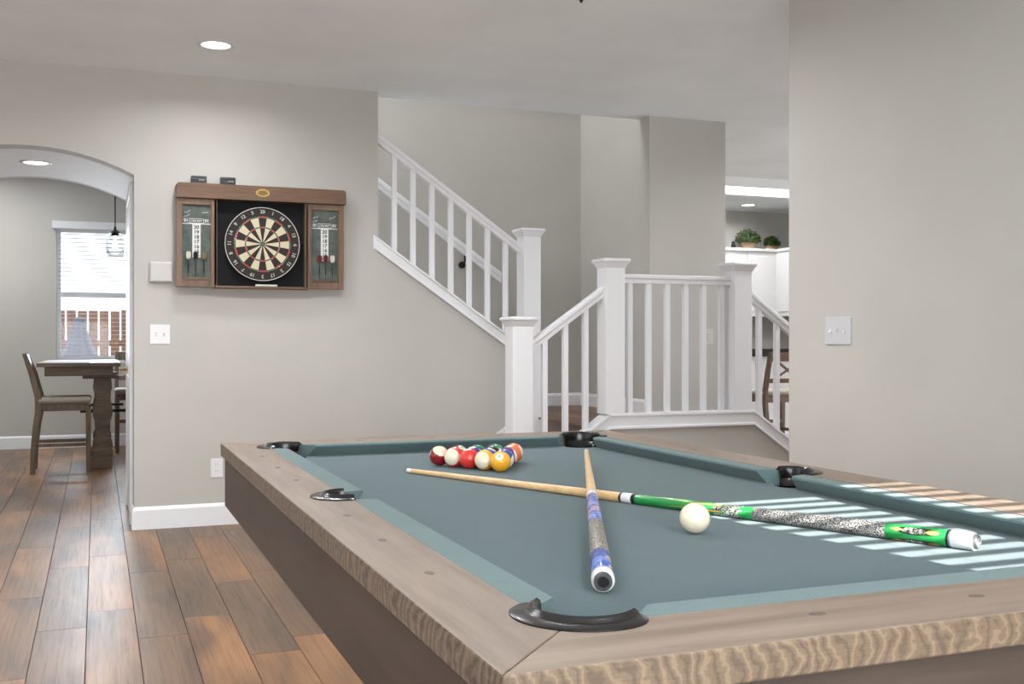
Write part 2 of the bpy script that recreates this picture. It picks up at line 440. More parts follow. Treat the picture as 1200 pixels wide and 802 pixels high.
# ------------------------------------------------------------------ railings
def newel(parent, x, y, z0, z1, hw=.064):
    p = newel_prof(z0, z1, hw)
    return obj('newel_post', sqprof(B(), x, y, p), M['white'], parent, bevel=.003)
def newel_prof(z0, z1, hw):
    return [(hw, z0), (hw, z1-.060), (hw+.004, z1-.054), (hw+.012, z1-.040), (hw+.020, z1-.026), (hw+.026, z1-.022), (hw+.026, z1-.009), (hw+.020, z1-.004), (hw*.5, z1), ]
rl = thing('landing_railing', 'white railing with square newels around the raised landing', 'railing', (3.4, VR, 0))
def rp(o): o.matrix_parent_inverse = Matrix.Translation((-3.4, -VR, 0)); return o
rp(newel(rl, 2.31, VR, 0, 1.271)); rp(newel(rl, 2.911, VR, CU-.004, 1.629)); rp(newel(rl, 3.815, VR, CU-.004, 1.628)); rp(newel(rl, 4.66, VR, 0, 1.08))
def handrail(parent, x0, z0, x1, z1, y, hw=.03, th=.055):
    bm = B(); prof = [(-hw*.72, -th), (hw*.72, -th), (hw*.72, -th*.55), (hw, -th*.45), (hw, -th*.12), (hw*.7, 0), (-hw*.7, 0), (-hw, -th*.12), (-hw, -th*.45), (-hw*.72, -th*.55)]
    c = math.hypot(x1-x0, z1-z0)/(x1-x0)
    a = [bm.verts.new((x0, y+p, z0+q*c)) for p, q in prof]; b = [bm.verts.new((x1, y+p, z1+q*c)) for p, q in prof]
    for i in range(len(prof)): bm.faces.new([a[i], a[(i+1)%10], b[(i+1)%10], b[i]])
    bm.faces.new(a); bm.faces.new(b[::-1])
    return obj('handrail', bm, M['white'], parent, bevel=.002)
rp(handrail(rl, 2.37, 1.122, 2.855, 1.462, VR))
rp(handrail(rl, 2.97, 1.536, 3.755, 1.536, VR))
rp(handrail(rl, 3.875, 1.470, 4.60, 1.470-.72*.725, VR))
# curb trim: cap + fascia boards
def curb(parent, x0, z0, x1, z1):
    t = obj('curb_board', sheared(B(), x0, x1, VR-.058, VR+.05, z0-(CU-CL), z0-.018, z1-(CU-CL), z1-.018), M['white'], parent)
    c = obj('curb_cap', sheared(B(), x0, x1, VR-.068, VR+.06, z0-.018, z0, z1-.018, z1), M['white'], parent, bevel=.003)
    l = obj('curb_moulding', sheared(B(), x0, x1, VR-.066, VR-.056, z0-(CU-CL), z0-(CU-CL)+.018, z1-(CU-CL), z1-(CU-CL)+.018), M['white'], parent, bevel=.004)
    for o in (t, c, l): rp(o)
curb(rl, 2.27, CU-SL*(2.875-2.27), 2.875, CU); curb(rl, 2.875, CU, 3.90, CU); curb(rl, 3.90, CU, 4.70, CU-SL*.8)
def baluster(parent, x, y, z0, z1, fix=None, hw=.0155):
    key = 'bal%.3f' % (z1-z0)
    if key not in mesh_cache:
        bm = bx(-hw, hw, -hw, hw, 0, z1-z0); bmesh.ops.recalc_face_normals(bm, faces=bm.faces[:])
        me = bpy.data.meshes.new('baluster'); bm.to_mesh(me); bm.free(); me.materials.append(M['white']); mesh_cache[key] = me
    o = newobj('baluster', mesh_cache[key], parent); o.location = (x, y, z0)
    if fix: fix(o)
    return o
for u in (2.470, 2.605, 2.738): baluster(rl, u, VR, CU-SL*(2.875-u)-.015, 1.122+.70*(u-2.37)-.05, rp)
for u in (3.037, 3.167, 3.298, 3.428, 3.558, 3.689): baluster(rl, u, VR, CU-.002, 1.487, rp)
for u in (3.972, 4.108, 4.243, 4.378, 4.513): baluster(rl, u, VR, CU-SL*(u-3.90)-.015, 1.470-.72*(u-3.875)-.05, rp)

UV = WV+.045
ru = thing('upper_stair_railing', 'white raked railing climbing to the wall corner above the dartboard wall', 'railing', (2.2, UV, 0))
def rq(o): o.matrix_parent_inverse = Matrix.Translation((-2.2, -UV, 0)); return o
rq(newel(ru, 2.765, UV, .93, 1.900))
ST = lambda u: 1.790-.693*(u-1.694)
rq(obj('stringer_board', sheared(B(), 1.66, 2.705, WV-.016, WV+.12, SB(1.66), ST(1.66)-.018, SB(2.705), ST(2.705)-.018), M['white'], ru))
rq(obj('stringer_cap', sheared(B(), 1.66, 2.705, WV-.026, WV+.13, ST(1.66)-.018, ST(1.66), ST(2.705)-.018, ST(2.705)), M['white'], ru, bevel=.003))
rq(obj('stringer_moulding', sheared(B(), 1.67, 2.705, WV-.024, WV-.014, SB(1.67), SB(1.67)+.018, SB(2.705), SB(2.705)+.018), M['white'], ru, bevel=.004))
rq(obj('newel_base', px([(2.66, 0.0), (2.66, SB(2.66)-.01), (2.68, 1.06), (2.836, .945), (2.836, LZ), (2.836, 0)], 'y', WV-.02, WV+.12), M['white'], ru))
RT = lambda u: 2.464-.693*(u-1.705)
rq(handrail(ru, 1.696, RT(1.696)+.012, 2.705, RT(2.705)+.012, UV))
for u in (1.812, 1.940, 2.070, 2.201, 2.331, 2.462, 2.592): baluster(ru, u, UV, ST(u)-.012, RT(u)-.045, rq)

wh = thing('wall_handrail', 'white wooden handrail on brackets along the stairwell back wall', 'handrail', (2.4, 7.80, 2.0))
def rw(o):
    if o.parent == wh: o.matrix_parent_inverse = Matrix.Translation((-2.4, -7.80, -2.0))
    return o
rw(handrail(wh, 1.30, 2.345+.693*.679, 2.952, 1.665, 7.80, hw=.024, th=.07))
for u in (1.75, 2.655):
    zz = 2.345-.693*(u-1.979)
    bk = rw(obj('bracket', tube(B(), [(u, 7.80, zz-.075), (u, 7.80, zz-.12), (u, 7.83, zz-.155), (u, 7.872, zz-.155)], .008, 8), M['darkmetal'], wh, smooth=True))
    o = obj('bracket_plate', tube(B(), [(u, 7.868, zz-.155), (u, 7.88, zz-.155)], .028, 14), M['darkmetal'], bk)
    rw(o)

# ------------------------------------------------------------------ pool table
BED, RT_ = .766, .800
TU0, TU1, TV0, TV1 = .3675, 1.737, .967, 3.504
WU0, WU1, WV0, WV1 = .490, 1.604, 1.112, 3.356       # wood / cushion line
NU0, NU1, NV0, NV1 = .540, 1.550, 1.150, 3.312       # cushion nose
M['railtop_y'] = wood('rail_top_wood', (108, 93, 80), (134, 117, 103), (150, 134, 120), 'y', .5, .42, cath=.22)
M['railtop_x'] = wood('rail_top_wood_end', (108, 93, 80), (134, 117, 103), (150, 134, 120), 'x', .5, .42, cath=.22)
M['railedge'] = edge_grain('rail_edge_grain', (74, 62, 54), (112, 97, 84), (138, 121, 105), 'y')
M['railedge_x'] = edge_grain('rail_edge_grain_end', (90, 77, 64), (112, 96, 80), (136, 118, 98), 'x', 'light')
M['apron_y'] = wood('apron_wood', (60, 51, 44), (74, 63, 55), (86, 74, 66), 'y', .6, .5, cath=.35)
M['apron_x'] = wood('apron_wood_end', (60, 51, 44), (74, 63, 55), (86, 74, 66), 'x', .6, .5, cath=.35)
def felt(name, col):
    m = base(name, col, .95, spec=.15); c = coords(m, geo=True)
    n = noise_(m, c.outputs[0], 900, 2); n2 = noise_(m, c.outputs[0], 14, 4)
    d = tuple(x*.90 for x in col); u = tuple(min(255, x*1.09) for x in col)
    a = ramp(m, n.outputs[0], [(.3, d), (.7, u)]); b = ramp(m, n2.outputs[0], [(.3, (.94, .95, .96)), (.7, (1, 1, 1))])
    LK(m, mix(m, 1, a.outputs[0], b.outputs[0], 'MULTIPLY'), P_(m).inputs['Base Color'])
    P_(m).inputs['Sheen Weight'].default_value = .12; P_(m).inputs['Sheen Roughness'].default_value = .5
    bump(m, n.outputs[0], .25, .0006); return m
M['felt'] = felt('pool_cloth', (81, 99, 103))
M['railfelt'] = felt('rail_cloth', (98, 118, 119))
M['sight'] = base('sight_inlay', (98, 86, 78), .5)
M['leather'] = base('black_leather', (24, 22, 22), .24)

pt = thing('pool_table', 'pool table with grey-green cloth, taupe oak rails and black pockets', 'pool table', ((TU0+TU1)/2, (TV0+TV1)/2, 0))
PT0 = Matrix.Translation((-(TU0+TU1)/2, -(TV0+TV1)/2, 0))
def tp(o):
    if o.parent == pt: o.matrix_parent_inverse = PT0
    return o
PR = .060
PC = {'nl': (.545, 1.158), 'nr': (1.545, 1.158), 'fl': (.545, 3.305), 'fr': (1.545, 3.305)}
SVC = 2.205
SP = {'l': (.486, SVC), 'r': (1.608, SVC)}
SR = .044
def arcpts(c, r, a0, a1, n=10):
    return [(c[0]+r*math.cos(a0+(a1-a0)*i/n), c[1]+r*math.sin(a0+(a1-a0)*i/n)) for i in range(n+1)]
def hit_u(c, r, u, sgn):      # angle where circle meets line u=const, sgn picks v side
    q = (u-c[0])/r; return math.atan2(sgn*math.sqrt(max(0, 1-q*q)), q)
def hit_v(c, r, v, sgn):
    q = (v-c[1])/r; return math.atan2(q, sgn*math.sqrt(max(0, 1-q*q)))
def rail_side(left):
    # polygon of the left rail; mirrored for the right one
    mir = (lambda p: p) if left else (lambda p: (TU0+TU1-p[0], p[1]))
    c0 = PC['nl']; c1 = PC['fl']; s = SP['l']
    pts = [(TU0, TV0), (TU0, TV1)]
    d = Vector((c1[0]-TU0, c1[1]-TV1)).normalized(); a = math.atan2(-d.y, -d.x)
    e = hit_u(c1, PR, WU0, -1)
    a = a % (2*PI); e = e % (2*PI)
    pts += arcpts(c1, PR, a, e)
    h0 = hit_u(s, SR, WU0, 1); h1 = 2*PI-h0
    pts += arcpts(s, SR, h0, h1, 14)
    d = Vector((c0[0]-TU0, c0[1]-TV0)).normalized(); a2 = math.atan2(-d.y, -d.x) % (2*PI)
    e2 = hit_u(c0, PR, WU0, 1)
    pts += arcpts(c0, PR, e2, a2)
    return [mir(p) for p in pts]
def rail_end(near):
    mir = (lambda p: p) if near else (lambda p: (p[0], TV0+TV1-p[1]))
    c0 = PC['nl']; c1 = PC['nr']
    pts = [(TU1, TV0), (TU0, TV0)]
    d = Vector((c0[0]-TU0, c0[1]-TV0)).normalized(); a = math.atan2(-d.y, -d.x) % (2*PI)
    e = hit_v(c0, PR, WV0, 1) % (2*PI)
    pts += arcpts(c0, PR, a, e)
    d = Vector((c1[0]-TU1, c1[1]-TV0)).normalized(); a2 = math.atan2(-d.y, -d.x) % (2*PI)
    e2 = hit_v(c1, PR, WV0, -1) % (2*PI)
    pts += arcpts(c1, PR, e2, a2)
    return [mir(p) for p in pts]
def rail_obj(pts, mt, me_):
    bm = px(pts, 'z', RT_-.041, RT_)
    bm.normal_update()
    for f in bm.faces: f.material_index = 0 if abs(f.normal.z) > .5 else 1
    o = tp(obj('rail', bm, [mt, me_], pt, bevel=.0025)); return o
rail_obj(rail_side(True), M['railtop_y'], M['railedge']); rail_obj(rail_side(False), M['railtop_y'], M['railedge'])
rail_obj(rail_end(True), M['railtop_x'], M['railedge_x']); rail_obj(rail_end(False), M['railtop_x'], M['railedge_x'])
# aprons
ai, at, ab = .012, .028, .600
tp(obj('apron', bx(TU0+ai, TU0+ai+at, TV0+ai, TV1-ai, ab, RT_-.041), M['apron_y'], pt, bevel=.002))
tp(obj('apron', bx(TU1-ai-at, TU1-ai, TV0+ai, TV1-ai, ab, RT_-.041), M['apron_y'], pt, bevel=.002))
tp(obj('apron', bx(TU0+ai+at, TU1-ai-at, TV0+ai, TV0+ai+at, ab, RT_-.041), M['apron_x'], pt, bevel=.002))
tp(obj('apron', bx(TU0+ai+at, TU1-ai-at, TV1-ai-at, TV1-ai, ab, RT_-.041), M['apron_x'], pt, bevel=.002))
for ly in (TV0+.62, TV1-.62):
    tp(obj('pedestal', bx(.86, 1.24, ly-.16, ly+.16, .06, .62), M['apron_y'], pt, bevel=.004))
    tp(obj('pedestal_foot', bx(.83, 1.27, ly-.19, ly+.19, 0, .06), M['apron_y'], pt, bevel=.004))
tp(obj('underframe', bx(TU0+.06, TU1-.06, TV0+.06, TV1-.06, .608, .632), M['apron_y'], pt))
# bed
c = PC
bedp = []
bedp += arcpts(c['nl'], PR, PI*.5+.5, -.5, 12)
bedp += arcpts(c['nr'], PR, PI+.5, PI*.5-.5, 12)
bedp += [(WU1, SVC-.07)] + arcpts(SP['r'], SR, 1.45*PI, .55*PI, 12) + [(WU1, SVC+.07)]
bedp += arcpts(c['fr'], PR, 1.5*PI+.5, PI-.5, 12)
bedp += arcpts(c['fl'], PR, .5, -.5*PI-.5, 12)
bedp += [(WU0, SVC+.07)] + arcpts(SP['l'], SR, .45*PI, -.45*PI, 12) + [(WU0, SVC-.07)]
tp(obj('bed_cloth', px(bedp, 'z', BED-.03, BED), M['felt'], pt))
# cushions
CP = [(-.004, RT_-.001), (.0, RT_+.0004), (.046, RT_+.0012), (.0495, RT_-.0008), (.050, RT_-.005), (.028, BED+.002), (.026, BED-.001), (-.004, BED-.001)]
def cushion(p0, p1, inward, t0, t1):
    """p0,p1 ends at the wood line; inward = unit vector; t0,t1 = how far each nose end is cut back per unit depth"""
    bm = B(); d = Vector((p1[0]-p0[0], p1[1]-p0[1])).normalized(); iw = Vector(inward)
    def ring(p, s, t): return [bm.verts.new((p[0]+iw.x*q[0]+d.x*s*t*q[0], p[1]+iw.y*q[0]+d.y*s*t*q[0], q[1])) for q in CP]
    a = ring(p0, 1, t0); b = ring(p1, -1, t1); n = len(CP)
    for i in range(n): bm.faces.new([a[i], a[(i+1)%n], b[(i+1)%n], b[i]])
    bm.faces.new(a); bm.faces.new(b[::-1])
    return tp(obj('cushion', bm, M['railfelt'], pt))
cushion((WU0, 1.192), (WU0, SVC-.052), (1, 0), .85, .4)
cushion((WU0, SVC+.052), (WU0, 3.272), (1, 0), .4, .85)
cushion((WU1, 1.192), (WU1, SVC-.052), (-1, 0), .85, .4)
cushion((WU1, SVC+.052), (WU1, 3.272), (-1, 0), .4, .85)
cushion((.592, WV0), (1.500, WV0), (0, 1), .85, .85)
cushion((.592, WV1), (1.500, WV1), (0, -1), .85, .85)
# pockets: flanged crescent on the rail, raised lip and a hanging liner
def pocket(cen, r, ang, half, rout=.092):
    bm = B(); n = 40
    o_, l_ = [], []
    rows = []
    for i in range(n+1):
        t = -1+2*i/n; a = ang+half*t
        wdt = (rout-r)*(1-abs(t)**6*.45)
        wob = r-.004
        rows.append([(wob, RT_-.02), (wob, RT_+.003), (wob+.0015, RT_+.008), (wob+.006, RT_+.0105), (wob+.0105, RT_+.008), (wob+.0125, RT_+.0045), (wob+.015, RT_+.0036), (max(r+wdt-.003, wob+.016), RT_+.0036), (max(r+wdt, wob+.018), RT_+.0018), (max(r+wdt, wob+.018), RT_-.0005), (r+.004, RT_-.0005)])
        rows[-1] = [bm.verts.new((cen[0]+math.cos(a)*q[0], cen[1]+math.sin(a)*q[0], q[1])) for q in rows[-1]]
    for a, b in zip(rows, rows[1:]):
        for k in range(len(a)): bm.faces.new([a[k], a[(k+1)%len(a)], b[(k+1)%len(a)], b[k]])
    bm.faces.new(rows[0]); bm.faces.new(rows[-1][::-1])
    p = tp(obj('pocket', bm, M['leather'], pt, smooth=True, auto=50))
    ln = B(); hl = half*.98
    lathe(ln, [(r-.003, RT_), (r-.004, BED-.005), (r-.006, BED-.005)], 30, (cen[0], cen[1], 0), ang-hl, ang+hl)
    lathe(ln, [(r-.002, BED-.006), (r-.004, .68), (r-.016, .635), (0, .62)], 30, (cen[0], cen[1], 0))
    tp(obj('pocket_liner', ln, M['leather'], p, smooth=True))
for k_, a in (('nl', 225), ('nr', 315), ('fl', 135), ('fr', 45)): pocket(PC[k_], PR, math.radians(a), math.radians(92))
pocket(SP['l'], SR, PI, math.radians(98), .074); pocket(SP['r'], SR, 0, math.radians(98), .074)
# sights
sg = B(); lathe(sg, [(.0115, -.001), (.0115, .0004), (0, .0006)], 20)
for v_ in sg.verts: v_.co.x *= .62
bmesh.ops.recalc_face_normals(sg, faces=sg.faces[:])
sme = bpy.data.meshes.new('sight'); sg.to_mesh(sme); sg.free(); sme.materials.append(M['sight'])
def sight(u, v, rot=0):
    o = newobj('sight', sme, pt); tp(o); o.location = (u, v, RT_); o.rotation_euler = (0, 0, rot)
for v in (1.43, 1.695, 1.96, 2.50, 2.77, 3.05): sight(.434, v); sight(1.668, v)
for u in (.80, 1.045, 1.29): sight(u, 1.047, PI/2); sight(u, 3.42, PI/2)

# ------------------------------------------------------------------ balls
def ball_mat(name, col, stripe, spot=True):
    m = base(name, col, .12, spec=.6)
    P_(m).inputs['Coat Weight'].default_value = .4; P_(m).inputs['Coat Roughness'].default_value = .05
    tc = N(m, 'ShaderNodeTexCoord'); sp = N(m, 'ShaderNodeSeparateXYZ'); LK(m, tc.outputs['Object'], sp.inputs[0])
    ivory = lin((232, 224, 200)); colr = lin(col)
    cur = None
    def math_(op, a, b=None):
        n = N(m, 'ShaderNodeMath', operation=op)
        for i, v in enumerate((a, b)):
            if v is None: continue
            if hasattr(v, 'node'): LK(m, v, n.inputs[i])
            else: n.inputs[i].default_value = v
        return n.outputs[0]
    if stripe:
        f = math_('GREATER_THAN', math_('ABSOLUTE', sp.outputs[2]), .0286*.60)
        cur = mix(m, f, colr, ivory)
    else: cur = colr
    if spot:
        f = math_('GREATER_THAN', math_('ABSOLUTE', sp.outputs[0]), .0286*.915)
        cur = mix(m, f, cur, ivory)
    if cur is not colr: LK(m, cur, P_(m).inputs['Base Color'])
    return m
BR_ = .0286
def ball(num, name_col, col, stripe, loc, rot, label):
    bm = B(); bmesh.ops.create_icosphere(bm, subdivisions=4, radius=BR_)
    o = obj('billiard_ball', bm, ball_mat('ball_'+name_col, col, stripe, num is not None), None, smooth=True)
    o.location = loc
    rt3, up3, tw3 = Vector((.9315, .3637, 0)), Vector((0, 0, 1)), Vector((-.3637, -.9315, 0))
    d3 = (rt3*rot[0]+up3*rot[1]+tw3*rot[2]).normalized()      # where the ivory cap (stripes) or the number (solids) points
    ref = up3 if abs(d3.z) < .8 else tw3
    sd3 = ref.cross(d3).normalized(); u3 = d3.cross(sd3).normalized()
    R3 = Matrix((sd3, u3, d3)).transposed() if stripe else Matrix((d3, sd3, u3)).transposed()
    o.rotation_euler = R3.to_euler()
    tag(o, label, 'ball', 'racked billiard balls' if num else None)
    if num:
        for sgn in (1, -1):
            t = B()
            V, F = textmesh(str(num), .0125 if num < 10 else .0105, True)
            vs = []
            for v in V:
                vs.append(t.verts.new((sgn*BR_, sgn*v.x, v.y)))
            for f in F:
                try: t.faces.new([vs[i] for i in f])
                except ValueError: pass
            bmesh.ops.triangulate(t, faces=t.faces[:]); bmesh.ops.subdivide_edges(t, edges=t.edges[:], cuts=3, use_grid_fill=True)
            for v in t.verts: v.co = v.co.normalized()*(BR_*1.005)
            obj('number', t, M['black'], o)
    return o
bz = BED+BR_+.0003
ball(None, 'cue', (233, 222, 196), False, (1.039, 1.723, bz), (0, 0, 0), 'plain ivory cue ball beside the green cue')
A0 = Vector((1.031, 2.727)); eL = Vector((-math.sin(math.radians(29.5)), math.cos(math.radians(29.5))))*.0574; eR = Vector((math.sin(math.radians(30.5)), math.cos(math.radians(30.5))))*.0574
Y, BL, RD, PU, OR, GR, MA = (240, 172, 42), (38, 78, 158), (214, 52, 44), (88, 50, 128), (228, 112, 62), (30, 120, 96), (140, 26, 34)
D_ = math.radians
rack = {
 (0,0): (1, 'yellow', Y, 0, (-.15, .62, .75), 'solid yellow ball marked 1 at the point of the rack'),
 (1,0): (9, 'yellow_stripe', Y, 1, (-.62, .12, .77), 'yellow striped ball touching the solid yellow 1 ball'),
 (2,0): (3, 'red', RD, 0, (.2, -.9, .1), 'solid red ball between the two striped balls in the rack edge'),
 (3,0): (11, 'red_stripe', RD, 1, (-.52, .15, .82), 'red striped ball with ivory cap beside the solid red ball'),
 (4,0): (15, 'maroon_stripe', MA, 1, (.30, .72, .60), 'maroon striped ball at the rack corner with ivory cap up'),
 (0,1): (10, 'blue_stripe', BL, 1, (.78, -.25, .55), 'blue striped ball tucked behind the solid yellow 1 ball'),
 (1,1): (2, 'blue', BL, 0, (.5, .75, .4), 'solid blue ball in the middle of the rack behind the yellow stripe'),
 (2,1): (4, 'purple', PU, 0, (.1, -.9, 0), 'solid purple ball in the middle of the rack behind the red ball'),
 (3,1): (7, 'maroon', (170, 30, 36), 0, (.45, .65, .55), 'solid maroon ball behind the red striped ball'),
 (0,2): (12, 'purple_stripe', PU, 1, (.88, .1, .45), 'purple striped ball with its ivory cap behind the blue stripe'),
 (1,3): (14, 'green_stripe', GR, 1, (.2, -.1, 1), 'green striped ball in the back row behind the solid black ball'),
 (2,2): (6, 'green', GR, 0, (.4, .3, -.6), 'solid green ball in the back row behind the purple ball'),
 (0,3): (5, 'orange', OR, 0, (.1, -1, 0), 'solid orange ball beside the orange striped corner ball'),
 (1,2): (8, 'black', (20, 20, 22), 0, (0, -1, .2), 'solid black ball in the middle of the rack'),
 (0,4): (13, 'orange_stripe', OR, 1, (.88, .2, .42), 'orange striped ball at the far corner of the rack'),
}
for (i, j), (num, nm, colr, st, rot, lab) in rack.items():
    p = A0+eL*i+eR*j
    ball(num, nm, colr, st, (p.x, p.y, bz), rot, lab)

# ------------------------------------------------------------------ cues
def speckle(name, a, b, scale=420, thr=.5):
    m = base(name, a, .5); c = coords(m, geo=True)
    n = noise_(m, c.outputs[0], scale, 2, .6)
    LK(m, ramp(m, n.outputs[0], [(thr-.05, a), (thr+.05, b)]).outputs[0], P_(m).inputs['Base Color']); bump(m, n.outputs[0], .4, .0008); return m
M['maple'] = wood('cue_maple', (196, 160, 112), (218, 184, 136), (230, 200, 156), 'y', 1.2, .35, cath=.2)
M['wrap1'] = speckle('cue_wrap_speckled', (24, 24, 26), (176, 174, 170), 520, .53)
M['wrap2'] = speckle('cue_wrap_dark', (40, 38, 36), (170, 164, 150), 380)
M['cuegreen'] = base('cue_green_lacquer', (36, 140, 70), .22)
M['cueart'] = None
def art(name, cols, scale):
    m = base(name, cols[0], .25); c = coords(m, (1, 1, 1))
    v = N(m, 'ShaderNodeTexVoronoi'); v.inputs['Scale'].default_value = scale; LK(m, c.outputs[0], v.inputs['Vector'])
    n = len(cols); st = [((i+.5)/n if i else 0, cc) for i, cc in enumerate(cols)]
    sp = N(m, 'ShaderNodeSeparateColor'); LK(m, v.outputs['Color'], sp.inputs[0])
    LK(m, ramp(m, sp.outputs[0], st, 'CONSTANT').outputs[0], P_(m).inputs['Base Color']); return m
M['art_blue'] = art('cue_blue_print', [(52, 84, 170), (96, 130, 205), (198, 160, 150), (66, 96, 184), (214, 196, 186)], 46)
M['art_blue2'] = art('cue_blue_forearm', [(96, 116, 190), (140, 150, 205), (190, 150, 140), (84, 96, 180)], 60)
M['gold'] = base('cue_gold_inlay', (232, 178, 92), .3)
M['artgreen'] = speckle('cue_green_gold_print', (36, 36, 34), (190, 196, 180), 300)
M['silver'] = base('cue_silver_ring', (170, 170, 172), .25, .8)
M['cuewhite'] = base('cue_white_collar', (222, 222, 224), .3)
M['rubber'] = base('rubber', (66, 66, 68), .5)

def cue(name, label, butt, tip, sections, rb=.0157, rt=.0062):
    """butt, tip: points; sections: (part name, material, s0, s1, extra radius) distances from the tip"""
    butt = Vector(butt); tip = Vector(tip); L = (tip-butt).length
    e = thing(name, label, 'pool cue', tuple(butt), 0, 'pool cues on the table')
    q = (butt-tip).normalized()
    s, t, d = frame_from(q)
    # local frame: y axis from tip to butt, z up
    e.rotation_mode = 'QUATERNION'
    e.rotation_quaternion = Matrix((s, d, t)).transposed().to_quaternion()
    R = lambda x: rt+(rb-rt)*(x/L)
    parts = []
    for nm, mt, s0, s1, ex in sections:
        bm = B(); n = 32; rings = []
        if ex == 'bumper':
            prof = [(R(s0)*.80, s0), (R(s0)*.80, s1-.003), (R(s0)*.70, s1), (R(s0)*.52, s1), (R(s0)*.45, s1-.004), (0, s1-.004)]
        elif ex == 'disc':
            prof = [(R(s0)*.46, s0), (R(s0)*.46, s1), (0, s1)]
        elif ex == 'tip':
            prof = [(0, s0), (R(s0)*.6, s0+.0008), (R(s0)*.9, s0+.003), (R(s1), s1)]
        else:
            k = 1+ex
            prof = [(R(s0)*k*.985, s0), (R(s0)*k, s0+.0007), (R(s1)*k, s1-.0007), (R(s1)*k*.985, s1)]
        for r, y in prof:
            yy = y-L
            rings.append([bm.verts.new((0, yy, 0))] if r < 1e-6 else [bm.verts.new((r*math.cos(2*PI*i/n), yy, r*math.sin(2*PI*i/n))) for i in range(n)])
        for a, b in zip(rings, rings[1:]):
            for i in range(n):
                j = (i+1) % n
                if len(a) == 1: bm.faces.new([a[0], b[j], b[i]])
                elif len(b) == 1: bm.faces.new([a[i], a[j], b[0]])
                else: bm.faces.new([a[i], a[j], b[j], b[i]])
        if len(rings[0]) > 1: bm.faces.new(rings[0])
        if len(rings[-1]) > 1: bm.faces.new(rings[-1][::-1])
        parts.append(obj(nm, bm, mt, e, smooth=True, auto=40))
    return e, R, L
c1, R1, L1 = cue('pool_cue', 'green pool cue with speckled wrap and white butt cap', (1.4019, 1.3996, BED+.0160), (.786, 2.807, BED+.0066), [
    ('tip', M['leather'], 0, .006, 'tip'), ('ferrule', M['cuewhite'], .006, .026, 0), ('shaft', M['maple'], .026, .7525, 0), ('ring', M['black'], .7525, .7595, .03),
    ('collar', M['cuewhite'], .7595, .787, .03), ('ring', M['black'], .787, .797, .03), ('forearm', M['cuegreen'], .797, 1.097, .0),
    ('wrap', M['wrap1'], 1.097, 1.374, .02), ('sleeve', M['cuegreen'], 1.374, 1.485, .0), ('ring', M['black'], 1.485, 1.489, .01), ('ring', M['silver'], 1.489, 1.4925, .01),
    ('butt_cap', M['cuewhite'], 1.4925, 1.530, .0), ('bumper', M['silver'], 1.530, 1.5365, 'bumper')])
def inlay(e, R, L, s0, s1, ang, halfw, mat, name='inlay', lift=1.012, kind='point'):
    """pointed inlay hugging the cue: kind point (spear), drop (oval), dia"""
    bm = B(); n = 14; L_, C_, R_ = [], [], []
    for i in range(n+1):
        t = i/n; s = s0+(s1-s0)*t
        w = {'point': min(1, t*1.6)*(1-.0*t), 'drop': math.sqrt(max(0, 1-(2*t-1)**2)), 'dia': 1-abs(2*t-1)}[kind]
        if kind == 'point': w = t if t < .9 else (1-t)*9
        r = R(s)*lift; row = []
        for q in (-1, -.5, 0, .5, 1):
            a = ang+q*halfw*max(w, .02); row.append(bm.verts.new((r*math.cos(a), s-L, r*math.sin(a))))
        L_.append(row)
    for a, b in zip(L_, L_[1:]):
        for k in range(4): bm.faces.new([a[k], a[k+1], b[k+1], b[k]])
    return obj(name, bm, mat, e)
up_ = PI/2
for k in range(6):
    a = up_+k*PI/3+.35
    inlay(c1, R1, L1, .85, 1.03, a, .20, M['black'], lift=1.008); inlay(c1, R1, L1, .875, 1.028, a, .15, M['gold'], lift=1.016)
    inlay(c1, R1, L1, 1.0, 1.075, a+PI/6, .40, M['artgreen'], kind='drop', lift=1.012)
    inlay(c1, R1, L1, 1.03, 1.07, a, .34, M['artgreen'], kind='dia', lift=1.014)
for k in range(4):
    a = up_+k*PI/2+.55
    inlay(c1, R1, L1, 1.392, 1.474, a, .50, M['black'], kind='drop', lift=1.006)
    inlay(c1, R1, L1, 1.405, 1.452, a, .40, M['artgreen'], kind='drop', lift=1.014)
    inlay(c1, R1, L1, 1.384, 1.410, a, .26, M['gold'], kind='dia', lift=1.018)
    inlay(c1, R1, L1, 1.450, 1.474, a, .26, M['gold'], kind='drop', lift=1.018)
TIP2 = Vector((1.3122, 2.7727, .8090)); BUT2 = Vector((.6672, 1.3534, BED+.0173)); L2 = (TIP2-BUT2).length
f2 = lambda s: L2-s
c2, R2, _ = cue('pool_cue', 'blue pool cue with black bumper resting across the green cue', BUT2, TIP2, [
    ('tip', M['leather'], 0, .006, 'tip'), ('ferrule', M['cuewhite'], .006, .024, 0), ('shaft', M['maple'], .024, f2(.775), 0), ('collar', M['cuewhite'], f2(.775), f2(.742), .05),
    ('forearm', M['art_blue2'], f2(.742), f2(.43), 0), ('wrap', M['wrap2'], f2(.43), f2(.165), .02), ('sleeve', M['art_blue'], f2(.165), f2(.032), .0),
    ('butt_cap', M['cuewhite'], f2(.032), f2(.012), .04), ('bumper', M['rubber'], f2(.012), L2, 'bumper'), ('bumper_hole', M['black'], L2-.006, L2-.002, 'disc')], rb=.0163)

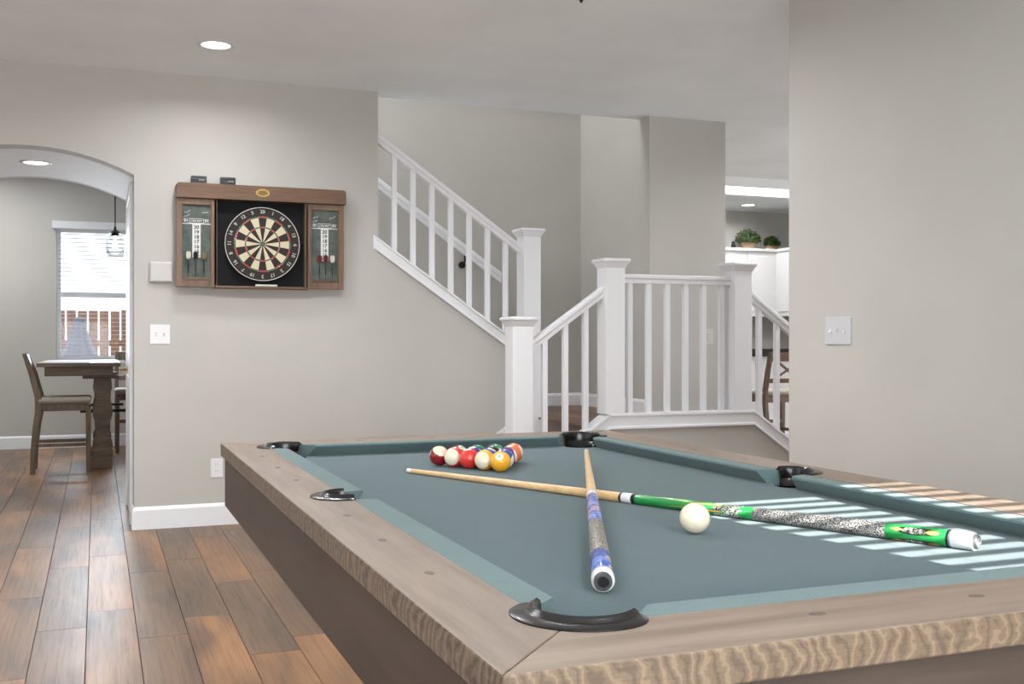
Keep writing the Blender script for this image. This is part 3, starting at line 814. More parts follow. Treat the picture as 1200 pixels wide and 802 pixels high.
# ------------------------------------------------------------------ dartboard cabinet
M['cabwood'] = wood('cabinet_wood', (74, 52, 38), (100, 74, 56), (120, 92, 71), 'x', 1.3, .4, cath=.35)
M['cabwood_z'] = wood('cabinet_wood_upright', (84, 63, 49), (112, 87, 69), (130, 104, 84), 'z', 1.3, .4, cath=.35)
M['blackfelt'] = base('black_backing', (9, 9, 10), .9)
def chalk_mat():
    m = base('chalkboard', (82, 90, 84), .8); c = coords(m, geo=True); n = noise_(m, c.outputs[0], 14, 5, .7)
    LK(m, ramp(m, n.outputs[0], [(.3, (62, 70, 66)), (.7, (98, 106, 99))]).outputs[0], P_(m).inputs['Base Color']); return m
M['chalk'] = chalk_mat()
M['numgrey'] = base('number_wire', (170, 170, 166), .5)
M['print'] = base('white_print', (214, 214, 210), .7)
CF = 6.635     # front plane of the cabinet
cab = thing('dartboard_cabinet', 'wooden dartboard cabinet with open chalkboard doors on the wall', 'cabinet', (.95, 6.68, 1.45))
CM = Matrix.Translation((-.95, -6.68, -1.45))
def cp(o):
    if o.parent == cab: o.matrix_parent_inverse = CM
    return o
cp(obj('backing', bx(.672, 1.215, CF+.05, WV-.002, 1.462, 2.0), M['blackfelt'], cab))
hd = [(.440, 1.985), (1.462, 1.985), (1.462, 2.062), (1.455, 2.072), (1.445, 2.076), (.457, 2.076), (.447, 2.072), (.440, 2.062)]
cp(obj('header', px(hd, 'y', CF-.02, WV-.002), M['cabwood'], cab, bevel=.003))
cp(obj('side_panel', bx(.660, .676, CF, WV-.002, 1.45, 1.985), M['cabwood_z'], cab))
cp(obj('side_panel', bx(1.208, 1.224, CF, WV-.002, 1.45, 1.985), M['cabwood_z'], cab))
cp(obj('bottom_ledge', bx(.660, 1.224, CF-.012, WV-.002, 1.447, 1.462), M['cabwood'], cab, bevel=.002))
def score_door(x0, x1, z0, z1):
    d = cp(obj('door', box(box(box(box(B(), x0, x0+.035, CF, CF+.03, z0, z1), x1-.035, x1, CF, CF+.03, z0, z1), x0+.035, x1-.035, CF, CF+.03, z0, z0+.045), x0+.035, x1-.035, CF, CF+.03, z1-.036, z1), M['cabwood_z'], cab, bevel=.0015))
    cx = (x0+x1)/2; w = x1-x0-.07; gz0, gz1 = z0+.045, z1-.036
    b = cp(obj('chalkboard', bx(x0+.034, x1-.034, CF+.014, CF+.024, gz0-.002, gz1+.002), M['chalk'], d))
    y = CF+.0128; p = B(); t = B()
    def quad(bm, a0, a1, b0, b1, yy): bm.faces.new([bm.verts.new(q) for q in ((a0, yy, b0), (a1, yy, b0), (a1, yy, b1), (a0, yy, b1))])
    hz = gz1-.34*(gz1-gz0)+.04
    quad(p, cx-w/2, cx+w/2, hz-.0035, hz+.0015, y)
    quad(p, cx-.042, cx+.042, hz+.0015, hz+.030, y)
    quad(t, cx-.039, cx+.039, hz+.0045, hz+.027, y-.0003)
    zt = gz0+.132
    quad(p, cx-.024, cx+.024, zt, hz-.0035, y)
    Mx = lambda xx, zz: Matrix.Translation((xx, y-.0006, zz)) @ Matrix.Rotation(PI/2, 4, 'X')
    add_text(p, 'CRICKET', .017, Mx(cx, hz+.0155), True)
    add_text(p, '01', .026, Mx(cx-w/2+.022, hz+.018), True); add_text(p, '01', .026, Mx(cx+w/2-.022, hz+.018), True)
    rows = ['20', '19', '18', '17', '16', '15']; step = (hz-zt-.03)/6
    for i, s in enumerate(rows): add_text(t, s, step*1.05, Mx(cx, hz-.008-step*(i+.5)), True)
    add_text(t, 'BULL', .015, Mx(cx, zt+.013), True)
    rnd = random.Random(x0)
    # scribbled chalk marks
    for sx, sz in ((cx-w*.32, gz1-.05), (cx+w*.30, gz1-.05), (cx-w*.36, gz1-.075)):
        pts = [(sx-.018+.006*i, y+.0005, sz+rnd.uniform(-.006, .006)+.002*i) for i in range(7)]; tube(p, pts, .0012, 4)
    cp(obj('print', p, M['print'], d)); cp(obj('lettering', t, M['black'], d))
    # dart rest
    cp(obj('dart_holder', bx(cx-.075, cx+.075, CF-.004, CF+.014, gz0-.004, gz0+.012), M['cabwood'], d, bevel=.002))
    return cx, gz0
cxl, gz = score_door(.440, .676-.002, 1.452, 1.983)
cxr, gzr = score_door(1.213, 1.450, 1.452, 1.983)
pl = cp(obj('plaque', px([(.9445+.042*math.cos(2*PI*i/28), 2.033+.024*math.sin(2*PI*i/28)) for i in range(28)], 'y', CF-.025, CF-.019), M['brass'], cab, bevel=.001))
cp(obj('plaque_emblem', px([(.9445+.030*math.cos(2*PI*i/28), 2.033+.015*math.sin(2*PI*i/28)) for i in range(28)], 'y', CF-.0265, CF-.0255), base('brass_emblem', (122, 100, 58), .5, .6), pl))
ch = tag(obj('chalk_eraser', bx(.905, 1.035, CF-.008, CF+.022, 1.4625, 1.474), base('pale_eraser', (206, 204, 196), .8), None, bevel=.002), 'pale flat chalk eraser lying on the cabinet ledge under the dartboard', 'eraser')

# dartboard
db = thing('dartboard', 'round bristle dartboard with numbers hanging in the open cabinet', 'dartboard', (.9475, CF+.045, 1.7225))
cream, dblack = base('sisal_cream', (202, 192, 164), .85), base('sisal_black', (44, 36, 33), .85)
dred, dgreen = base('sisal_red', (186, 52, 50), .85), base('sisal_green', (44, 104, 70), .85)
def ring_faces(bm, r0, r1, i, mi, y, n=4):
    a0 = PI/2+PI/20-i*PI/10; P = lambda r, a: bm.verts.new((r*math.cos(a), y, r*math.sin(a)))
    for k in range(n):
        a, b = a0-k*PI/10/n, a0-(k+1)*PI/10/n
        f = bm.faces.new([P(r0, a), P(r1, a), P(r1, b), P(r0, b)]); f.material_index = mi
bm = B(); yF = -.0385
for i in range(20):
    blk = i % 2 == 0
    ring_faces(bm, .016, .099, i, 1 if blk else 0, yF); ring_faces(bm, .107, .162, i, 1 if blk else 0, yF)
    ring_faces(bm, .099, .107, i, 2 if blk else 3, yF); ring_faces(bm, .162, .170, i, 2 if blk else 3, yF)
    ring_faces(bm, .00635, .016, i, 3, yF, 2); ring_faces(bm, .0001, .00635, i, 2, yF, 1); ring_faces(bm, .170, .224, i, 1, yF, 3)
me = bpy.data.meshes.new('board_face'); bm.to_mesh(me); bm.free()
for m_ in (cream, dblack, dred, dgreen): me.materials.append(m_)
newobj('board_face', me, db)
rim = B(); lathe(rim, [(.2255, 0), (.2255, .038), (.222, .0384)], 64); bmesh.ops.rotate(rim, verts=rim.verts, matrix=Matrix.Rotation(PI/2, 3, 'X'))
obj('rim', rim, dblack, db, smooth=True)
wire = B()
def circ(r, rad, y=yF-.001, n=64):
    ps = [(r*math.cos(2*PI*i/n), y, r*math.sin(2*PI*i/n)) for i in range(n+1)]; tube(wire, ps, rad, 5, False)
for r in (.016, .099, .107, .162, .170): circ(r, .0007)
for i in range(20):
    a = PI/2+PI/20-i*PI/10; tube(wire, [(.016*math.cos(a), yF-.001, .016*math.sin(a)), (.176*math.cos(a), yF-.001, .176*math.sin(a))], .0006, 4)
obj('wire_spider', wire, M['chrome'], db)
nr = B(); ps = [(.2245*math.cos(2*PI*i/72), yF-.003, .2245*math.sin(2*PI*i/72)) for i in range(73)]; tube(nr, ps, .0022, 6, False)
nb = obj('number_ring', nr, M['print'], db, smooth=True)
for i, num in enumerate([20, 1, 18, 4, 13, 6, 10, 15, 2, 17, 3, 19, 7, 16, 8, 11, 14, 9, 12, 5]):
    a = -i*PI/10; nt = B()
    Mx = Matrix.Rotation(PI/2, 4, 'X'); Mr = Matrix.Rotation(a, 4, 'Z')
    add_text(nt, str(num), .030, Matrix.Translation((0, yF-.002, 0)) @ Mx @ Mr @ Matrix.Translation((0, .1985, 0)), True)
    obj('number', nt, M['numgrey'], nb)

# darts in the doors
def dart(loc, fl, label, grp):
    e = thing('dart', label, 'dart', loc, 0, grp)
    ba = B(); lathe(ba, [(0, 0), (.0009, .001), (.0009, .03), (.0032, .034), (.0036, .06), (.0034, .08), (.002, .085), (.0018, .115)], 12)
    obj('barrel', ba, M['black'], e, smooth=True)
    for k in range(2):
        a = PI/4+k*PI/2
        out = [(0, .105), (.0165, .117), (.0175, .146), (.009, .156), (0, .152), (-.009, .156), (-.0175, .146), (-.0165, .117)]
        b2 = px([(p[0], p[1]) for p in out], 'y', -.0004, .0004); bmesh.ops.rotate(b2, verts=b2.verts, matrix=Matrix.Rotation(a, 3, 'Z'))
        obj('flight', b2, fl, e)
F1 = base('flight_black_gold', (128, 112, 84), .5); F2 = base('flight_dark', (40, 32, 28), .5); F3 = base('flight_maroon', (104, 34, 36), .5); F4 = base('flight_white', (206, 200, 188), .5)
for dx, f_, lab in ((-.048, F4, 'black dart with pale flight in the left chalkboard door'), (-.006, F2, 'black dart with dark flight in the left chalkboard door beside two others'), (.042, F1, 'black dart with tan flight in the left chalkboard door')):
    dart((cxl+dx, CF-.004-.0025, gz+.0125), f_, lab.replace('left chalkboard door', 'chalkboard door nearer the arch'), 'darts in the door nearer the arch')
for dx, f_, lab in ((-.036, F3, None), (.004, F3, None), (.045, F4, 'black dart with white flight in the chalkboard door nearer the stairs')):
    dart((cxr+dx, CF-.004-.0025, gzr+.0125), f_, lab or 'black dart with maroon flight in the chalkboard door nearer the stairs', 'darts in the door nearer the stairs')
# two small cases on top
for x_, lab in ((.571, 'small black dart case on the cabinet top, nearer the arch'), (.741, 'small black dart case on the cabinet top, nearer the brass plaque')):
    e = thing('dart_case', lab, 'case', (x_, 6.665, 2.0762), 0, 'cases on the cabinet top')
    obj('body', bx(-.045, .045, -.028, .028, 0, .028), M['black'], e, bevel=.003)
    obj('lid', bx(-.045, .045, -.028, .028, .029, .046), base('dark_lid', (52, 54, 56), .3), e, bevel=.003)
    obj('latch', bx(-.002, .034, -.0305, -.028, .016, .025), base('grey_latch', (120, 120, 120), .4), e)

# ------------------------------------------------------------------ plates
def plate(name, label, cat, loc, rz, w, h, n, kind):
    """wall plate facing -y in its local frame"""
    e = thing(name, label, cat, loc, rz)
    obj('cover', bx(-w/2, w/2, -.006, 0, -h/2, h/2), M['plate'], e, bevel=.003)
    for i in range(n):
        cx = (i-(n-1)/2)*.046
        if kind == 'toggle':
            obj('slot', bx(cx-.005, cx+.005, -.0066, -.005, -.012, .012), base('slot_shadow', (196, 196, 196), .5), e)
            s = 1 if i % 2 else -1
            obj('toggle', px([(-.006, -.004), (-.006, .006), (-.017, .006*s+.004), (-.017, .006*s-.002)], 'x', cx-.0035, cx+.0035), M['plate'], e, bevel=.001)
        elif kind == 'outlet':
            for zz in (-.02, .02):
                f = obj('socket', px([(cx+.0165*math.cos(a), zz+.0135*math.sin(a)) for a in [2*PI*k/20 for k in range(20)]], 'y', -.0075, -.005), M['plate'], e)
                for sx in (-.006, .006): obj('slot', bx(cx+sx-.001, cx+sx+.001, -.0079, -.0074, zz-.001, zz+.007), base('slot_dark', (70, 70, 70), .6), f)
        elif kind == 'rocker':
            obj('rocker', bx(cx-.016, cx+.016, -.009, -.005, -.033, .033), M['plate'], e, bevel=.002)
    return e
plate('light_switch', 'white triple toggle light switch on the bare wall beside the pool table', 'light switch', (UR, 3.655, 1.169), -PI/2, .164, .116, 3, 'toggle')
for o_ in list(bpy.data.objects):
    if o_.name == 'cover': o_.data.materials[0] = base('cool_white_plastic', (200, 201, 204), .4)
plate('light_switch', 'white double light switch on the wall beside the arch', 'light switch', (.352, WV, 1.167), 0, .116, .118, 2, 'toggle')
plate('power_outlet', 'white power outlet low on the dartboard wall', 'outlet', (.682, WV, .349), 0, .072, .116, 1, 'outlet')
plate('light_switch', 'small white rocker switch on the wall behind the landing railing', 'light switch', (4.173, WV, 1.157), 0, .07, .114, 1, 'rocker')
for o_ in bpy.data.objects:
    if o_.name.startswith('rocker') or (o_.parent and o_.parent.get('label', '').startswith('small white rocker')):
        o_.data.materials[0] = base('almond_plastic', (202, 199, 193), .4)
e = thing('thermostat', 'blank white square thermostat on the wall between arch and cabinet', 'thermostat', (.357, WV, 1.540))
M['tstat'] = base('pale_grey_plastic', (192, 190, 187), .4)
obj('housing', bx(-.066, .066, -.026, 0, -.062, .062), M['tstat'], e, bevel=.008)
obj('cover_panel', bx(-.058, .058, -.030, -.026, -.054, .054), M['tstat'], e, bevel=.002)

# ------------------------------------------------------------------ lamps
def can(loc, label, power, r=.075, grp='recessed ceiling lights', tilt=0):
    e = thing('recessed_light', label, 'ceiling light', loc, 0, grp)
    b = B(); lathe(b, [(r, -.001), (r+.004, -.006), (r+.022, -.005), (r+.026, 0), (r, 0)], 36); obj('trim_ring', b, M['whitewall'], e, smooth=True)
    b = B(); lathe(b, [(0, -.0025), (r, -.0025), (r, -.0005), (0, -.0005)], 36); obj('diffuser', b, M['lamp'], e)
    if power: area('lamp', (0, 0, -.012), (0, 0, -1), r*2, r*2, power, (.985, .99, 1), 160, 'DISK', e)
    return e
can((.602, 5.973, CZ), 'round recessed ceiling light in front of the dartboard wall', 9)
for i, (x_, y_) in enumerate([(-1.7, 5.6), (-.6, 4.2), (.75, 4.45), (1.75, 4.35), (-1.3, 1.6), (1.2, .2), (-1.3, -.6), (1.0, -.9)]):  # unseen cans added to brighten the room and the dartboard wall
    can((x_, y_, CZ), 'added round recessed light, out of view above the game room', {1: 18, 2: 21, 3: 13, 5: 9}.get(i, 13))
can((-.40, 7.33, APX-.002), 'round recessed light in the vault of the arched passage', 5, grp=None) if False else None
e = can((-.36, 7.34, APX-.003), 'round recessed light in the vault of the arched passage', 5, .07)
for x_, y_ in ((-1.4, 9.3), (-1.2, 11.2)): can((x_, y_, 3.05), 'added round recessed light, out of view in the dining room', 20)  # unseen cans added to lift the dining wall
can((4.6, 5.3, CZ), 'added round recessed light, out of view in the hall', 12)  # added out of sight behind the right wall to light the landing
can((7.18, 10.7, CZ), 'round recessed ceiling light in front of the kitchen cabinets', 6)
can((6.0, 9.9, CZ), 'round recessed ceiling light in the kitchen behind the light box', 6)
# fluorescent box in kitchen ceiling
e = thing('fluorescent_light', 'long white fluorescent light box on the kitchen ceiling', 'ceiling light', (6.2, 9.2, CZ))
obj('frame', box(box(box(box(B(), -1.0, 1.0, -.30, -.26, -.09, 0), -1.0, 1.0, .26, .30, -.09, 0), -1.0, -.96, -.26, .26, -.09, 0), .96, 1.0, -.26, .26, -.09, 0), M['whitewall'], e, bevel=.003)
obj('diffuser', bx(-.96, .96, -.26, .26, -.078, -.070), emis('fluorescent_panel', (255, 255, 250), 2.2), e)
area('lamp', (0, 0, -.1), (0, 0, -1), 1.8, .5, 30, (1, 1, .98), 170, 'RECTANGLE', e)

# hanging lamp over the pool table (only its finial dips into view)
hl = thing('hanging_lamp', 'dark metal finial of the lamp hanging over the pool table', 'pendant lamp', (1.045, 2.235, CZ))
b = B(); lathe(b, [(0, 0), (.065, 0), (.065, -.012), (.05, -.03), (.012, -.036), (0, -.036)], 24); obj('canopy', b, M['darkmetal'], hl, smooth=True, auto=40)
b = B(); lathe(b, [(.008, -.03), (.008, -.72), (.016, -.73), (.02, -.745), (.012, -.765), (.005, -.772), (.007, -.79), (.011, -.802), (.009, -.815), (.003, -.828), (0, -.832)], 16); obj('stem', b, M['darkmetal'], hl, smooth=True)
for k in range(3):
    a = PI/2+k*2*PI/3; ca, sa = math.cos(a), math.sin(a)
    ar = obj('arm', tube(B(), [(0, 0, -.62), (ca*.08, sa*.08, -.64), (ca*.16, sa*.16, -.60), (ca*.20, sa*.20, -.53)], .007, 8), M['darkmetal'], hl, smooth=True)
    b = B(); lathe(b, [(.02, -.53), (.05, -.50), (.07, -.44), (.075, -.38), (.071, -.38), (.066, -.44), (.047, -.495), (.0, -.52)], 20, (ca*.20, sa*.20, 0)); obj('shade', b, base('frosted_glass', (228, 224, 214), .5), hl, smooth=True)

# ------------------------------------------------------------------ windows and blinds
def window_(name, u0, u1, z0, z1, v, out, label, casing=True, mid=True):
    """window in a wall along x at v; out=+1 if outdoors is at larger v"""
    b = B(); t = .045; y0, y1 = sorted((v+out*.06, v+out*.10))
    box(b, u0, u0+t, y0, y1, z0, z1); box(b, u1-t, u1, y0, y1, z0, z1); box(b, u0+t, u1-t, y0, y1, z0, z0+t); box(b, u0+t, u1-t, y0, y1, z1-t, z1)
    if mid: box(b, u0+t, u1-t, y0-.01, y1, (z0+z1)/2-.025, (z0+z1)/2+.025)
    w = struct(name, b, M['white'], label, bevel=.003)
    obj('pane', bx(u0+t, u1-t, v+out*.08-.002, v+out*.08+.002, z0+t, z1-t), M['pane'], w)
    return w
m = bpy.data.materials.new('window_pane'); m.use_nodes = True
nt_ = m.node_tree; nt_.nodes.remove(nt_.nodes['Principled BSDF'])
tr = nt_.nodes.new('ShaderNodeBsdfTransparent'); gl = nt_.nodes.new('ShaderNodeBsdfGlossy'); gl.inputs['Roughness'].default_value = .02
mx = nt_.nodes.new('ShaderNodeMixShader'); mx.inputs[0].default_value = .01
nt_.links.new(tr.outputs[0], mx.inputs[1]); nt_.links.new(gl.outputs[0], mx.inputs[2]); nt_.links.new(mx.outputs[0], nt_.nodes['Material Output'].inputs[0])
M['pane'] = m
w1 = window_('window_1', DW[0], DW[1], DW[2], DW[3], 12.2, 1, 'white dining room window behind horizontal blinds')
w2 = window_('window_2', SW[0], SW[1], SW[2], SW[3], VB, -1, 'high window behind the pool table', mid=False)
struct('trim_2', box(box(B(), DW[0]-.03, DW[1]+.03, 12.16, 12.2, DW[2]-.03, DW[2]), DW[0]-.02, DW[1]+.02, 12.185, 12.2, DW[2]-.09, DW[2]-.03), M['white'], 'white sill under the dining room window', bevel=.003)
def blind(name, label, u0, u1, z0, z1, v, pitch, depth, tilt, head=True, grp=None, mat='white', th=.0014):
    e = thing(name, label, 'blind', ((u0+u1)/2, v, z0)); w = (u1-u0)/2; H = z1-z0
    if head: obj('headrail', bx(-w-.06, w+.06, -.045, .03, H-.005, H+.075), M['white'], e, bevel=.004)
    s = bx(-w, w, -depth/2, depth/2, -th/2, th/2); bmesh.ops.recalc_face_normals(s, faces=s.faces[:])
    me = bpy.data.meshes.new('slat'); s.to_mesh(me); s.free(); me.materials.append(M[mat])
    n = int((H-.02)/pitch)
    for i in range(n):
        o = newobj('slat', me, e); o.location = (0, 0, .018+pitch*(i+.5)); o.rotation_euler = (tilt, 0, 0)
    obj('bottom_rail', bx(-w, w, -depth/2, depth/2, 0, .016), M[mat], e, bevel=.002)
    for f in (-.8, 0, .8): obj('ladder_cord', tube(B(), [(w*f, -depth*.5-.001, .01), (w*f, -depth*.5-.001, H)], .0011, 5), M['plate'], e)
    return e
M['blindwhite'] = base('blind_slat_white', (214, 216, 219), .45)
blind('window_blind', 'white horizontal slat blind on the dining room window', DW[0]+.02, DW[1]-.02, DW[2]+.012, DW[3]-.01, 12.185, .0445, .046, math.radians(-4.5), mat='blindwhite', th=.003)
blind('window_blind', 'white slat blind on the high window behind the pool table', SW[0]+.004, SW[1]-.004, SW[2]+.004, SW[3]-.002, VB-.035, .0363, .032, 0, head=False, mat='blindwhite')
# added white panels behind the back and side fill lights, out of view
M['shade'] = base('fill_panel_white', (236, 234, 228), .8)
for nm, lab, bb in (('fill_panel_back', 'added white panel behind the back fill light, out of view', (-.95, 1.65, VB+.002, VB+.03, .5, 2.4)), ('fill_panel_side', 'added white panel behind the side fill light, out of view', (UL+.002, UL+.03, .7, 4.1, .5, 2.35))):
    struct(nm, bx(*bb), M['shade'], lab)

# ------------------------------------------------------------------ closet door on the passage side
JU = AC+AH
dr = B()
box(dr, JU-.012, JU, 6.98, 7.74, .01, 2.03)
door = struct('door_1', dr, M['white'], 'white closet door in the side of the arched passage', bevel=.002)
for z0, z1 in ((.2, .9), (1.05, 1.9)):
    obj('panel', bx(JU-.018, JU-.012, 7.08, 7.64, z0, z1), M['white'], door, bevel=.004)
struct('trim_3', box(box(box(B(), JU-.02, JU, 6.90, 6.975, 0, 2.10), JU-.02, JU, 7.745, 7.82, 0, 2.10), JU-.02, JU, 6.975, 7.745, 2.035, 2.10), M['white'], 'white casing around the closet door', bevel=.004)
hd_ = obj('handle', tube(B(), [(JU-.012, 7.66, .935), (JU-.045, 7.66, .935), (JU-.055, 7.64, .935), (JU-.055, 7.56, .937)], .009, 10), M['brass'], door, smooth=True)
b = tube(B(), [(JU-.011, 7.66, .935), (JU-.018, 7.66, .935)], .026, 16); obj('handle_rose', b, M['brass'], hd_, smooth=True, auto=40)

# ------------------------------------------------------------------ dining chairs and table
M['chairwood'] = wood('weathered_chair_wood', (84, 70, 58), (112, 95, 79), (134, 115, 97), 'z', 1.2, .5, cath=.3)
M['seatfab'] = base('seat_linen', (158, 150, 138), .9)
M['tablewood'] = wood('weathered_table_wood', (82, 68, 56), (110, 92, 76), (136, 116, 97), 'x', 1.2, .45, cath=.3)
def make_chair(label, cat='chair', grp='counter-height chairs', seat=None):
    """chair facing +x; origin under the seat centre"""
    e = thing('dining_chair', label, cat, (0, 0, 0), 0, grp)
    path = [(0, 0), (.006, .20), (.026, .40), (.048, .53), (.044, .65), (-.004, .84), (-.062, 1.02)]
    ox = -.225; hw = .21
    for sy in (-1, 1):
        pts = []
        for (x_, z_), d_ in zip(path, (.020, .021, .024, .028, .027, .024, .018)): pts.append((ox+x_+d_, z_))
        for (x_, z_), d_ in list(zip(path, (.020, .021, .024, .028, .027, .024, .018)))[::-1]: pts.append((ox+x_-d_, z_))
        obj('back_leg', px(pts, 'y', sy*hw-.019, sy*hw+.019), M['chairwood'], e, bevel=.003)
        obj('front_leg', sqprof(B(), .215, sy*hw, [(.017, 0), (.022, .56)]), M['chairwood'], e, bevel=.003)
        obj('side_rail', bx(ox+.05, .21, sy*hw-.012, sy*hw+.012, .53, .59), M['chairwood'], e, bevel=.002)
        obj('stretcher', bx(ox+.02, .21, sy*hw-.010, sy*hw+.010, .225, .255), M['chairwood'], e, bevel=.002)
    for x_, z0, z1 in ((.205, .53, .59), (ox+.05, .53, .59), (.205, .30, .335)):
        obj('cross_rail', bx(x_-.010, x_+.010, -hw, hw, z0, z1), M['chairwood'], e, bevel=.002)
    s = bx(ox+.035, .240, -.235, .235, .590, .645)
    obj('seat', s, seat or M['seatfab'], e, smooth=True, bevel=.026, bseg=4, auto=60)
    def bxs(z): # back surface x at height z
        for (xa, za), (xb, zb) in zip(path, path[1:]):
            if za <= z <= zb: return ox+xa+(xb-xa)*(z-za)/(zb-za)
    for z0, z1, nm in ((.93, 1.015, 'top_rail'), (.72, .765, 'back_rail')):
        b = B(); a0, a1 = bxs(z0), bxs(z1)
        prism(b, [(a0-.011, z0), (a0+.011, z0), (a1+.011, z1), (a1-.011, z1)], 'y', -hw, hw); obj(nm, b, M['chairwood'], e, bevel=.003)
    for sy in (-1, 1):
        b = B(); a0, a1 = bxs(.76), bxs(.935)
        q = [(-.15*sy, .76, a0), (-.11*sy, .76, a0), (.11*sy+.04*sy, .935, a1), (.11*sy, .935, a1)]
        vs0 = [b.verts.new((p[2]-.006+.0015*sy, p[0], p[1])) for p in q]; vs1 = [b.verts.new((p[2]+.006+.0015*sy, p[0], p[1])) for p in q]
        b.faces.new(vs0); b.faces.new(vs1[::-1])
        for i in range(4): b.faces.new([vs0[i], vs1[i], vs1[(i+1)%4], vs0[(i+1)%4]])
        obj('cross_slat', b, M['chairwood'], e)
    return e
ch1 = make_chair('weathered wooden counter chair with linen seat pulled up to the table end'); ch1.location = (-.285, 10.06, 0)
ch2 = copy_tree(ch1); ch2.location = (.50, 10.05, 0); ch2.rotation_euler = (0, 0, PI); ch2['label'] = 'weathered wooden counter chair beside the closet door edge, facing the table trestle'
ch5 = copy_tree(ch1); ch5.location = (.40, 11.62, 0); ch5.rotation_euler = (0, 0, -PI/2); ch5['label'] = 'weathered wooden counter chair at the window side of the dining table'
tb = thing('dining_table', 'counter-height trestle table of weathered wood under the dining window', 'table', (-.12, 10.45, 0))
obj('table_top', bx(-.36, .31, -.60, 1.0, .905, .940), M['tablewood'], tb, bevel=.004)
obj('apron', box(box(box(box(B(), -.30, .25, -.54, -.515, .825, .905), -.30, .25, .915, .94, .825, .905), -.30, -.275, -.515, .915, .825, .905), .225, .25, -.515, .915, .825, .905), M['tablewood'], tb, bevel=.003)
for yy in (-.30, .70):
    tw = []
    obj('corbel', bx(.00, .30, yy-.09, yy+.09, .795, .825), M['tablewood'], tb, bevel=.004)
    prof = []
    for s_, seq in ((1, 1), (-1, -1)):
        rows = [(.080, .70), (.080, .795)] if s_ > 0 else [(.080, .795), (.080, .70)]
    cx = .165
    pts_r = [(.085, .10), (.085, .16), (.078, .17), (.085, .20), (.078, .245), (.058, .27), (.066, .42), (.080, .46), (.085, .52), (.076, .56), (.064, .60), (.070, .68), (.080, .71), (.076, .76), (.072, .795)]
    out = [(cx+a, z) for a, z in pts_r] + [(cx-a, z) for a, z in pts_r[::-1]]
    obj('trestle', px(out, 'y', yy-.055, yy+.055), M['tablewood'], tb, bevel=.004)
    obj('scroll', tube(B(), [(cx, yy-.078, .205), (cx, yy+.078, .205)], .082, 20), M['tablewood'], tb, smooth=True, auto=40)
    obj('scroll', tube(B(), [(cx, yy-.078, .735), (cx, yy+.078, .735)], .075, 20), M['tablewood'], tb, smooth=True, auto=40)
    obj('scroll', tube(B(), [(cx, yy-.072, .49), (cx, yy+.072, .49)], .075, 20), M['tablewood'], tb, smooth=True, auto=40)
    obj('foot', px([(.045, 0), (.245, 0), (.245, .05), (.235, .10), (.055, .10), (.045, .05)], 'y', yy-.075, yy+.075), M['tablewood'], tb, bevel=.005)
    obj('iron_rod', tube(B(), [(-.02, yy, .505), (.36, yy, .505)], .014, 10), M['black'], tb, smooth=True)
runner = tag(obj('table_runner', bx(-.44, -.06, 9.88, 11.3, .9402, .9425), base('pale_linen', (176, 174, 176), .9), None), 'pale linen runner lying on the dining table', 'runner')

m = bpy.data.materials.new('thin_glass'); m.use_nodes = True
nt_ = m.node_tree; nt_.nodes.remove(nt_.nodes['Principled BSDF'])
tr = nt_.nodes.new('ShaderNodeBsdfTransparent'); tr.inputs[0].default_value = (.84, .85, .84, 1); gl = nt_.nodes.new('ShaderNodeBsdfGlossy'); gl.inputs['Roughness'].default_value = .03
fr_ = nt_.nodes.new('ShaderNodeFresnel'); fr_.inputs[0].default_value = 1.45
mul_ = nt_.nodes.new('ShaderNodeMath'); mul_.operation = 'MULTIPLY'; mul_.inputs[1].default_value = .35; nt_.links.new(fr_.outputs[0], mul_.inputs[0])
mx = nt_.nodes.new('ShaderNodeMixShader'); nt_.links.new(mul_.outputs[0], mx.inputs[0])
nt_.links.new(tr.outputs[0], mx.inputs[1]); nt_.links.new(gl.outputs[0], mx.inputs[2]); nt_.links.new(mx.outputs[0], nt_.nodes['Material Output'].inputs[0])
M['thin'] = m
# dining pendant
pd = thing('glass_pendant', 'clear glass pendant lamp with bronze stem over the dining table', 'pendant lamp', (.15, 10.15, 3.05))
PB = 1.885-3.05
b = B(); lathe(b, [(0, 0), (.06, 0), (.06, -.02), (.01, -.03), (.006, -.03), (.006, PB+.27), (.010, PB+.265), (.012, PB+.24), (.035, PB+.222), (.052, PB+.215), (.052, PB+.210), (.03, PB+.205), (.028, PB+.185), (0, PB+.185)], 24); obj('stem', b, M['darkmetal'], pd, smooth=True, auto=40)
b = B(); lathe(b, [(.030, PB+.205), (.055, PB+.185), (.078, PB+.155), (.086, PB+.12), (.083, PB+.07), (.072, PB), (.069, PB+.0005), (.080, PB+.07), (.083, PB+.12), (.075, PB+.153), (.053, PB+.182), (.028, PB+.20)], 32); obj('shade', b, M['thin'], pd, smooth=True)
b = B(); lathe(b, [(0, PB+.05), (.016, PB+.058), (.026, PB+.08), (.026, PB+.10), (.016, PB+.13), (.012, PB+.15), (.012, PB+.185)], 16); obj('bulb', b, emis('bulb_glow', (255, 244, 222), 3), pd, smooth=True)

